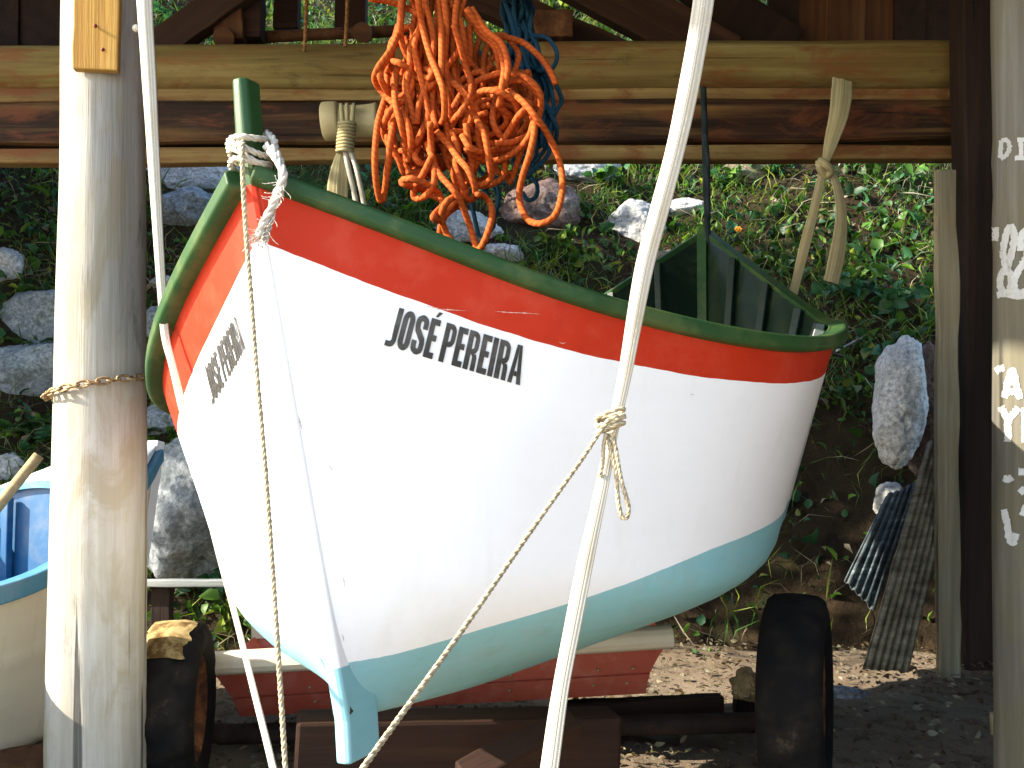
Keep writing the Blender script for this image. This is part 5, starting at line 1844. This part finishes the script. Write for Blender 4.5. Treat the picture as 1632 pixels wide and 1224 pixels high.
# ------------------------------------------------------------------ cart, blue boat and the rest
def build_cart():
    y = 3.25
    c = at(700, 1200, y)
    t = thing("boat_cart", "low red cart with cream rounded rim and two wheels under the boat", "cart", (c.x, y, 0))
    # body: a shallow flared trough, planked; end profile flares upwards
    lt, rt = at(336, 1068, y), at(1066, 1022, y)
    lb, rb = at(368, 1156, y), at(1036, 1118, y)
    dep = 0.55
    mb = MB()
    rows = []
    for q in (0, 0.5, 1):
        rows.append(q)
    nx = 24
    prof = [(0.0, 0.0), (0.28, 0.012), (0.30, -0.003), (0.55, 0.0), (0.57, 0.004), (0.60, 0.0), (1.0, 0.0)]

    def pt(u, v, d):
        a = lt.lerp(rt, u)
        b = lb.lerp(rb, u)
        # ends curve inwards towards the foot
        p = a.lerp(b, v)
        p = p + Vector((0, d + 0.10 * v * (1 if d == 0 else -1) * (0.4 + 0.6 * v), 0))
        return p
    vs, fs = [], []
    vv = [0, 0.15, 0.3, 0.45, 0.56, 0.58, 0.60, 0.75, 0.9, 1.0]
    for d in (0, dep):
        for v in vv:
            for i in range(nx + 1):
                u = i / nx
                p = pt(u, v, d)
                inset = 0.012 if v == 0.58 else 0
                edge = 0.02 * math.sin(math.pi * v) * ((2 * u - 1) ** 7)
                vs.append(p + Vector((-edge, inset * (1 if d == 0 else -1), 0)))
    m = nx + 1
    nvv = len(vv)
    for k in range(2):
        o = k * nvv * m
        for j in range(nvv - 1):
            for i in range(nx):
                f = (o + j * m + i, o + (j + 1) * m + i, o + (j + 1) * m + i + 1, o + j * m + i + 1)
                fs.append(f if k == 0 else f[::-1])
    o2 = nvv * m
    for j in range(nvv - 1):
        fs.append((j * m, o2 + j * m, o2 + (j + 1) * m, (j + 1) * m))
        fs.append((j * m + nx, (j + 1) * m + nx, o2 + (j + 1) * m + nx, o2 + j * m + nx))
    for i in range(nx):
        fs.append(((nvv - 1) * m + i, o2 + (nvv - 1) * m + i, o2 + (nvv - 1) * m + i + 1, (nvv - 1) * m + i + 1))
    mesh_from("body", vs, fs, "cart_red", t, False)
    # rim: a rolled cream moulding round the top
    mb = MB()
    rp = [at(330, 1056, y) + Vector((0, -0.02, 0)), at(500, 1047, y) + Vector((0, -0.02, 0)), at(700, 1035, y) + Vector((0, -0.02, 0)), at(900, 1023, y) + Vector((0, -0.02, 0)), at(1070, 1012, y) + Vector((0, -0.02, 0))]
    sec = [(0.036, 0.03), (0.036, -0.005), (0.030, -0.028), (0.014, -0.042), (-0.008, -0.046), (-0.026, -0.040), (-0.036, -0.024), (-0.036, 0.03)]
    # up = z ; w = t x up = -y side
    sec = [(a, -b) for a, b in sec][::-1]
    mb.sweep(catmull(rp, 6), sec, up=(0, 0, 1), up_fixed=True)
    bevel(mb.build("rim", "cart_cream", t, smooth=False), 0.004, 2)
    mb = MB()
    rp2 = [p + Vector((0, dep + 0.04, 0)) for p in rp]
    mb.sweep(catmull(rp2, 6), [(a, -b) for a, b in sec][::-1], up=(0, 0, 1), up_fixed=True)
    bevel(mb.build("rim", "cart_cream", t, smooth=False), 0.004, 2)
    for u in (0.06, 0.2, 0.34, 0.66, 0.78, 0.86, 0.94):
        for v in (0.45, 0.75):
            p = lt.lerp(rt, u).lerp(lb.lerp(rb, u), v) + Vector((0, 0.10 * v * (0.4 + 0.6 * v) - 0.002, 0))
            bm = bmesh.new()
            bmesh.ops.create_uvsphere(bm, u_segments=10, v_segments=6, radius=0.006)
            bmesh.ops.translate(bm, verts=bm.verts, vec=p)
            bm_obj("bolt", bm, "rusty_chain", t, smooth=True)
    # axle and stub legs
    ya = y + 0.12
    log_between("axle", at(275, 1172, ya), at(1275, 1150, ya), 0.035, 0.035, "post_wood_dark", t, seed=61, n=20)
    for px in (500, 880):
        a = at(px, 1140, ya)
        board("leg", a, Vector((a.x, a.y, 0.0)), 0.10, 0.10, "post_wood_dark", t, grain="z", n=4, seed=px)
    # wheels
    for (px, top, wd, yw, yaw, mud) in ((280, 995, 0.165, 2.95, 0.16, True), (1272, 950, 0.185, 2.95, -0.38, False)):
        zt = at(px, top, yw).z
        r = max(0.26, (zt - 0.0) / 2)
        ctr = Vector((at(px, top, yw).x, yw + 0.03, r))
        w = thing("wheel", "", "wheel", ctr)
        del w["label"], w["category"]
        w.parent = t
        w.matrix_parent_inverse = Matrix.Translation(t.location).inverted()
        ax = Vector((math.cos(yaw), math.sin(yaw), 0))
        fw = Vector((-math.sin(yaw), math.cos(yaw), 0))

        def ringmesh(name, prof, mat, a0=0.0, a1=2 * math.pi, n=64, lug=0.0, jit=0.0):
            vs, fs = [], []
            full = abs(a1 - a0 - 2 * math.pi) < 1e-6
            cnt = n if full else n + 1
            for i in range(cnt):
                a = a0 + (a1 - a0) * i / n
                for hx, rad in prof:
                    rd = rad
                    if lug and rad > r * 0.93:
                        rd -= lug * (1 if (i // 2 + (1 if hx > 0 else 0)) % 2 else 0)
                    if jit:
                        rd += jit * mn.noise(Vector((a * 3, hx * 20, 1)))
                    if jit and not full:
                        a = a0 + (a1 - a0) * i / n + 0.16 * mn.noise(Vector((hx * 60, i * 0.02, 4)))
                        hx = hx + (0.018 * mn.noise(Vector((a * 9, hx * 9, 7))) if i else 0)
                    vs.append(ctr + ax * hx + (fw * math.sin(a) + Vector((0, 0, 1)) * math.cos(a)) * rd)
            m = len(prof)
            for i in range(n):
                i2 = (i + 1) % cnt if full else i + 1
                for j in range(m - 1):
                    fs.append((i * m + j, i * m + j + 1, i2 * m + j + 1, i2 * m + j))
            o = mesh_from(name, vs, fs, mat, None, True)
            o.parent = w
            o.matrix_parent_inverse = (Matrix.Translation(w.location)).inverted()
            return o
        h = wd / 2
        ri = r * 0.60
        ringmesh("tyre", [(-h * 0.8, ri), (-h, r * 0.72), (-h * 1.02, r * 0.84), (-h * 0.92, r * 0.94), (-h * 0.72, r * 0.985), (-h * 0.3, r), (0, r * 1.003), (h * 0.3, r), (h * 0.72, r * 0.985), (h * 0.92, r * 0.94), (h * 1.02, r * 0.84), (h, r * 0.72), (h * 0.8, ri)], "tyre_rubber", lug=0.011)
        ringmesh("rim", [(-h * 0.8, ri * 1.02), (-h * 0.7, ri * 0.92), (-h * 0.3, ri * 0.8), (-h * 0.35, ri * 0.45), (-h * 0.5, ri * 0.30), (-h * 0.55, 0.001)], "rusty_rim", jit=0.006)
        ringmesh("rim", [(h * 0.8, ri * 1.02), (h * 0.7, ri * 0.92), (h * 0.3, ri * 0.8), (h * 0.35, ri * 0.45), (h * 0.5, ri * 0.30), (h * 0.55, 0.001)], "rusty_rim", jit=0.006)
        if mud:
            ringmesh("mud", [(-h * 1.0, r * 0.93), (-h * 0.8, r * 1.005), (0, r * 1.022), (h * 0.45, r * 1.01), (h * 0.62, r * 0.985)], "dry_mud", -0.75, 0.35, 40, jit=0.012)
    return t


def build_blue_boat():
    """the old boat on the left: it points away from us, we look over its right rail at the blue bulkhead and the pale foredeck"""
    t = thing("rowing_boat", "old cream boat with peeling light blue rim and blue inside, cut by the left edge", "boat", (-1.9, 3.3, 0))
    bow = Vector((-1.625, 4.30, 0))
    ax = Vector((-0.35, -0.937, 0)).normalized()
    lat = Vector((-ax.y, ax.x, 0))          # towards the starboard (viewer's) side
    L = 3.0
    n, nv = 44, 24
    SS = [0, 0.2, 0.333, 0.47, 0.65, 0.9, 1.0]

    def st(s):
        b = 0.54 * (1 - (1 - min(1, s / 0.5)) ** 2.1) * (1 if s < 0.6 else 1 - 0.25 * ((s - 0.6) / 0.4) ** 2)
        zg = H + float(spl(SS, [-0.06, -0.265, -0.415, -0.465, -0.46, -0.40, -0.37], s))
        zk = 0.02 + 0.26 * max(0, 1 - s / 0.25) ** 2
        return max(b, 0.012), zg, zk
    vs, fs, idx = [], [], {}
    for side in (1, -1):
        for i in range(n + 1):
            s = i / n
            b, zg, zk = st(s)
            for j in range(nv + 1):
                v = j / nv
                if j == 0 and side < 0:
                    idx[side, i, 0] = idx[1, i, 0]
                    continue
                idx[side, i, j] = len(vs)
                w = min(1.0, (v / 0.085) ** 0.6) * (0.80 + 0.20 * v)
                rk = 0.14 * (1 - v) * max(0, 1 - s / 0.15)
                lap = 0.007 if j in (14,) else 0
                p = bow + ax * (s * L + rk) + lat * side * (b * w + lap)
                vs.append(Vector((p.x, p.y, zk + (zg - zk) * v)))
        for i in range(n):
            for j in range(nv):
                f = (idx[side, i, j], idx[side, i + 1, j], idx[side, i + 1, j + 1], idx[side, i, j + 1])
                fs.append(f if side > 0 else f[::-1])
    ncl = (vs[idx[1, 20, 18]] - vs[idx[1, 19, 18]]).cross(vs[idx[1, 20, 19]] - vs[idx[1, 20, 18]])
    if ncl.dot(lat) < 0:
        fs = [f[::-1] for f in fs]
    o = mesh_from("hull", vs, fs, ["dinghy_cream", "dinghy_blue"], t, True)
    so = o.modifiers.new("thickness", "SOLIDIFY")
    so.thickness = 0.022
    so.offset = -1
    so.material_offset = 1
    so.material_offset_rim = 1
    for side in (1, -1):
        path = []
        for i in range(n + 1):
            s = i / n
            b, zg, zk = st(s)
            p = bow + ax * (s * L) + lat * side * b
            path.append(Vector((p.x, p.y, zg)))
        mb = MB()
        mb.sweep(path, [(0.014, -0.028), (0.014, 0.028), (-0.046, 0.028), (-0.046, -0.028)], up=(0, 0, 1), up_fixed=True)
        bevel(mb.build("gunwale", "dinghy_rim", t, smooth=False), 0.005, 2)
    # pale cambered foredeck, a little proud of the rails, and its blue bulkhead
    sb = 0.20
    vs, fs = [], []
    nd, nc = 16, 12
    for i in range(nd + 1):
        s = 0.004 + (sb - 0.004) * i / nd
        b, zg, zk = st(s)
        for j in range(nc + 1):
            c = -1 + 2 * j / nc
            p = bow + ax * (s * L) + lat * c * b * 0.98
            vs.append(Vector((p.x, p.y, zg + 0.018 + 0.075 * (1 - c * c) * min(1, s / 0.12))))
    for i in range(nd):
        for j in range(nc):
            fs.append((i * (nc + 1) + j, i * (nc + 1) + j + 1, (i + 1) * (nc + 1) + j + 1, (i + 1) * (nc + 1) + j))
    o = mesh_from("deck", vs, fs, "dinghy_white", t, True)
    so = o.modifiers.new("thickness", "SOLIDIFY")
    so.thickness = 0.02
    b, zg, zk = st(sb)
    a0 = bow + ax * (sb * L + 0.004)
    vs = []
    cs = np.linspace(-1, 1, 15)
    top = []
    for c in cs:
        p = a0 + lat * c * b * 0.965
        zt = zg + 0.012 + 0.075 * (1 - c * c)
        top.append(Vector((p.x, p.y, zt)) + ax * 0.012)
        vs += [Vector((p.x, p.y, zt)), Vector((p.x, p.y, min(zt - 0.03, zk + (zg - zk) * (0.12 + 0.75 * abs(c) ** 3))))]
    fs = [(2 * i, 2 * i + 1, 2 * i + 3, 2 * i + 2) for i in range(14)]
    o = mesh_from("bulkhead", vs, fs, "dinghy_blue", t, False)
    so = o.modifiers.new("thickness", "SOLIDIFY")
    so.thickness = 0.02
    mb = MB()
    mb.sweep(top, [(0.010, -0.01), (0.010, 0.012), (-0.014, 0.012), (-0.014, -0.01)], up=(0, 0, 1), up_fixed=True)
    mb.build("deck_trim", "dinghy_rim", t, smooth=False)
    a = a0 + ax * 0.03 - lat * 0.17
    board("stiffener", Vector((a.x, a.y, zg + 0.03)), Vector((a.x, a.y, zk + 0.12)), 0.035, 0.03, "dinghy_blue", t, face=ax, n=4)
    for s in (0.36, 0.52, 0.68):
        b, zg, zk = st(s)
        for side in (1, -1):
            a = bow + ax * (s * L)
            board("rib", Vector((a.x, a.y, zg - 0.05)) + lat * side * (b - 0.045), Vector((a.x, a.y, zk + 0.1)) + lat * side * (b * 0.33), 0.05, 0.025, "dinghy_blue", t, face=lat, n=5)
    # stem
    mb = MB()
    b, zg, zk = st(0)
    p = bow + ax * 0.0
    mb.sweep([Vector((bow.x, bow.y, zg + 0.05)), Vector((bow.x, bow.y, (zg + zk) / 2)) + ax * 0.07, Vector((bow.x, bow.y, zk - 0.02)) + ax * 0.15], [(0.022, -0.03), (0.022, 0.03), (-0.03, 0.03), (-0.03, -0.03)], up=tuple(ax))
    bevel(mb.build("stem_post", "dinghy_white", t, smooth=False), 0.006, 2)
    # skid under it
    o = board("skid", at(-200, 1250, 3.0), at(215, 1190, 3.1), 0.10, 0.10, "stub_wood", None, face=(0, -1, 0.2), n=10, seed=3)
    tag(o, "brown timber skid lying under the old cream boat", "timber")
    # the wooden pole leaning out of it
    o = log_between("pole", at(-70, 890, 3.30), at(62, 726, 3.45), 0.020, 0.019, "pole_wood", None, knots=2, seed=71, n=14)
    tag(o, "light brown wooden pole leaning out of the old cream boat", "pole")


def build_rest():
    # low grey rail with a post, behind the left wheel
    t = thing("railing", "low pale grey rail on a short post between the left post and the hull", "railing", at(300, 1000, 4.5))
    board("rail", at(120, 929, 4.5), at(520, 929, 4.5), 0.030, 0.06, "grey_rail", t, n=8)
    p = at(260, 935, 4.54)
    board("post", Vector((p.x, p.y, 0.0)), Vector((p.x, p.y, p.z + 0.0)), 0.09, 0.06, "post_wood_dark", t, grain="z", n=4)
    # corrugated sheets leaning on the bank
    def sheet(name, tl, tr, br, bl, waves, mat, lab, yt, yb):
        a, b, c, d = at(*tl, yt), at(*tr, yt), at(*br, yb), at(*bl, yb)
        n, m = waves * 8, 12
        nrm = (b - a).cross(d - a).normalized()
        vs, fs = [], []
        for j in range(m + 1):
            v = j / m
            for i in range(n + 1):
                u = i / n
                p = a.lerp(b, u).lerp(d.lerp(c, u), v)
                e = 0.012 * mn.noise(Vector((u * 5, 3, v * 2))) * (1 if j in (0, m) else 0)
                vs.append(p + nrm * 0.011 * math.sin(2 * math.pi * u * waves) + Vector((0, 0, e)))
        for j in range(m):
            for i in range(n):
                fs.append((j * (n + 1) + i, j * (n + 1) + i + 1, (j + 1) * (n + 1) + i + 1, (j + 1) * (n + 1) + i))
        o = mesh_from(name, vs, fs, mat, None, True)
        s = o.modifiers.new("thickness", "SOLIDIFY")
        s.thickness = 0.006
        tag(o, lab, "roofing sheet", "corrugated sheets leaning on the bank")
    sheet("corrugated_sheet", (1478, 705), (1530, 700), (1446, 1072), (1374, 1066), 6, "corrugated_grey", "brownish grey corrugated sheet leaning beside the grey plank", 4.75, 4.32)
    sheet("corrugated_sheet", (1412, 790), (1462, 770), (1392, 975), (1345, 925), 5, "corrugated_blue", "darker bluish corrugated sheet behind the brownish one", 4.85, 4.62)
    # low wooden step at the right
    t = thing("wooden_step", "low dark wooden step with a pale top board before the rear post", "step", at(1480, 1150, 4.2))
    board("top_board", at(1462, 1109, 4.30), at(1590, 1109, 4.30), 0.16, 0.022, "grey_rail", t, face=(0, -0.1, 1), n=4)
    board("front_board", at(1428, 1122, 4.20), at(1600, 1122, 4.20), 0.08, 0.05, "rafter_wood", t, n=4)
    board("end_board", at(1455, 1118, 4.16), at(1425, 1158, 4.16), 0.075, 0.03, "pole_wood", t, n=4)
    # timber skids below the cart
    o = board("timber", at(470, 1168, 2.75) + Vector((0, 0, -0.03)), at(980, 1160, 2.95) + Vector((0, 0, -0.03)), 0.16, 0.14, "rafter_wood", None, n=8, seed=14, bev=0.012)
    tag(o, "dark heavy timber lying on the sand under the red cart", "timber")
    o = board("timber", at(735, 1240, 2.45), at(915, 1150, 2.62), 0.075, 0.05, "rafter_wood", None, face=(0, -0.6, 0.8), n=6, seed=15, bev=0.006)
    tag(o, "short dark reddish timber slanting up beside the foot of the white strap", "timber")
    o = board("plank", at(880, 1135, 3.5) + Vector((0, 0, -0.02)), at(1150, 1122, 3.6) + Vector((0, 0, -0.02)), 0.11, 0.06, "rafter_wood", None, n=8, seed=17)
    tag(o, "dark plank lying on the sand left of the right wheel", "plank")
    # broken wood lump catching the sun beside the right wheel
    rk = at(1190, 1092, 3.65)
    bm = bmesh.new()
    bmesh.ops.create_icosphere(bm, subdivisions=4, radius=1)
    for v in bm.verts:
        p = v.co
        p = p * (1 + 0.35 * mn.noise(p * 2 + Vector((4, 0, 0))) + 0.2 * mn.noise(p * 6))
        v.co = Vector((rk.x + p.x * 0.055, rk.y + p.y * 0.05, rk.z + p.z * 0.06))
    o = bm_obj("stump", bm, "pole_wood", smooth=False)
    o2 = None
    tag(o, "sunlit broken stump chunk left of the right wheel", "stump")
    # stem of that chunk down to the sand, one mesh with it would hide the light: a short stake instead
    o = board("stake", Vector((rk.x, rk.y + 0.05, -0.02)), Vector((rk.x, rk.y + 0.03, rk.z)), 0.08, 0.06, "post_wood_dark", None, grain="z", n=4, seed=19)
    tag(o, "short dark stake under the sunlit broken chunk", "stake")
    o = log_between("stake", at(1588, 1215, 3.6) + Vector((0, 0, -0.1)), at(1583, 1136, 3.6), 0.016, 0.013, "pole_wood", None, knots=2, seed=75, n=10)
    tag(o, "thin sunlit stake standing at the right foreground post's foot", "stake")
    # thin pale stick on the slope
    o = log_between("stick", hill_hit(1326, 566) + Vector((0, -0.08, 0.02)), hill_hit(1366, 545) + Vector((0, -0.08, 0.02)), 0.008, 0.006, "grey_rail", None, knots=1, seed=77, n=8)
    tag(o, "thin pale stick on the slope right of the boat's red band", "stick")


# ------------------------------------------------------------------ light
def build_light():
    sd = Vector((-0.84, -0.18, 0.47)).normalized()
    el = math.asin(sd.z)
    w = bpy.data.worlds.new("World")
    scene.world = w
    w.use_nodes = True
    nt = w.node_tree
    sky = nt.nodes.new("ShaderNodeTexSky")
    sky.sky_type = "NISHITA"
    sky.sun_disc = False
    sky.sun_elevation = el
    sky.sun_rotation = math.atan2(sd.x, sd.y)
    bg = nt.nodes["Background"]
    nt.links.new(sky.outputs[0], bg.inputs[0])
    bg.inputs[1].default_value = 0.14
    ld = bpy.data.lights.new("sun", "SUN")
    ld.energy = 4.0
    ld.angle = R(0.5)
    ld.color = (1.0, 0.90, 0.75)
    lo = bpy.data.objects.new("sun", ld)
    COL.objects.link(lo)
    lo.rotation_euler = sd.to_track_quat("Z", "Y").to_euler()
    lo.location = sd * 20
    v = scene.view_settings
    v.view_transform = "Standard"
    v.look = "None"
    v.exposure = 2.28
    v.gamma = 1.0
    v.use_curve_mapping = False


build_ground()
build_rocks()
build_cover()
build_plants()
build_tree((-5.0, 5.6), (-4.3, 6.2, 5.2), "leafy tree leaning over the slope on the left", 4, 5200, -2.9)
build_tree((-6.2, 4.6), (-5.4, 4.9, 5.4), "unseen leafy tree added on the left to shade the bank", 9, 6500, -3.9)  # added tree, out of view; its crown blocks sun from the bank's foot
boat, hull_bvh = build_boat()
build_rigging(hull_bvh)
build_bundles()
build_shed()
build_hangers()
build_cart()
build_blue_boat()
build_rest()
build_light()
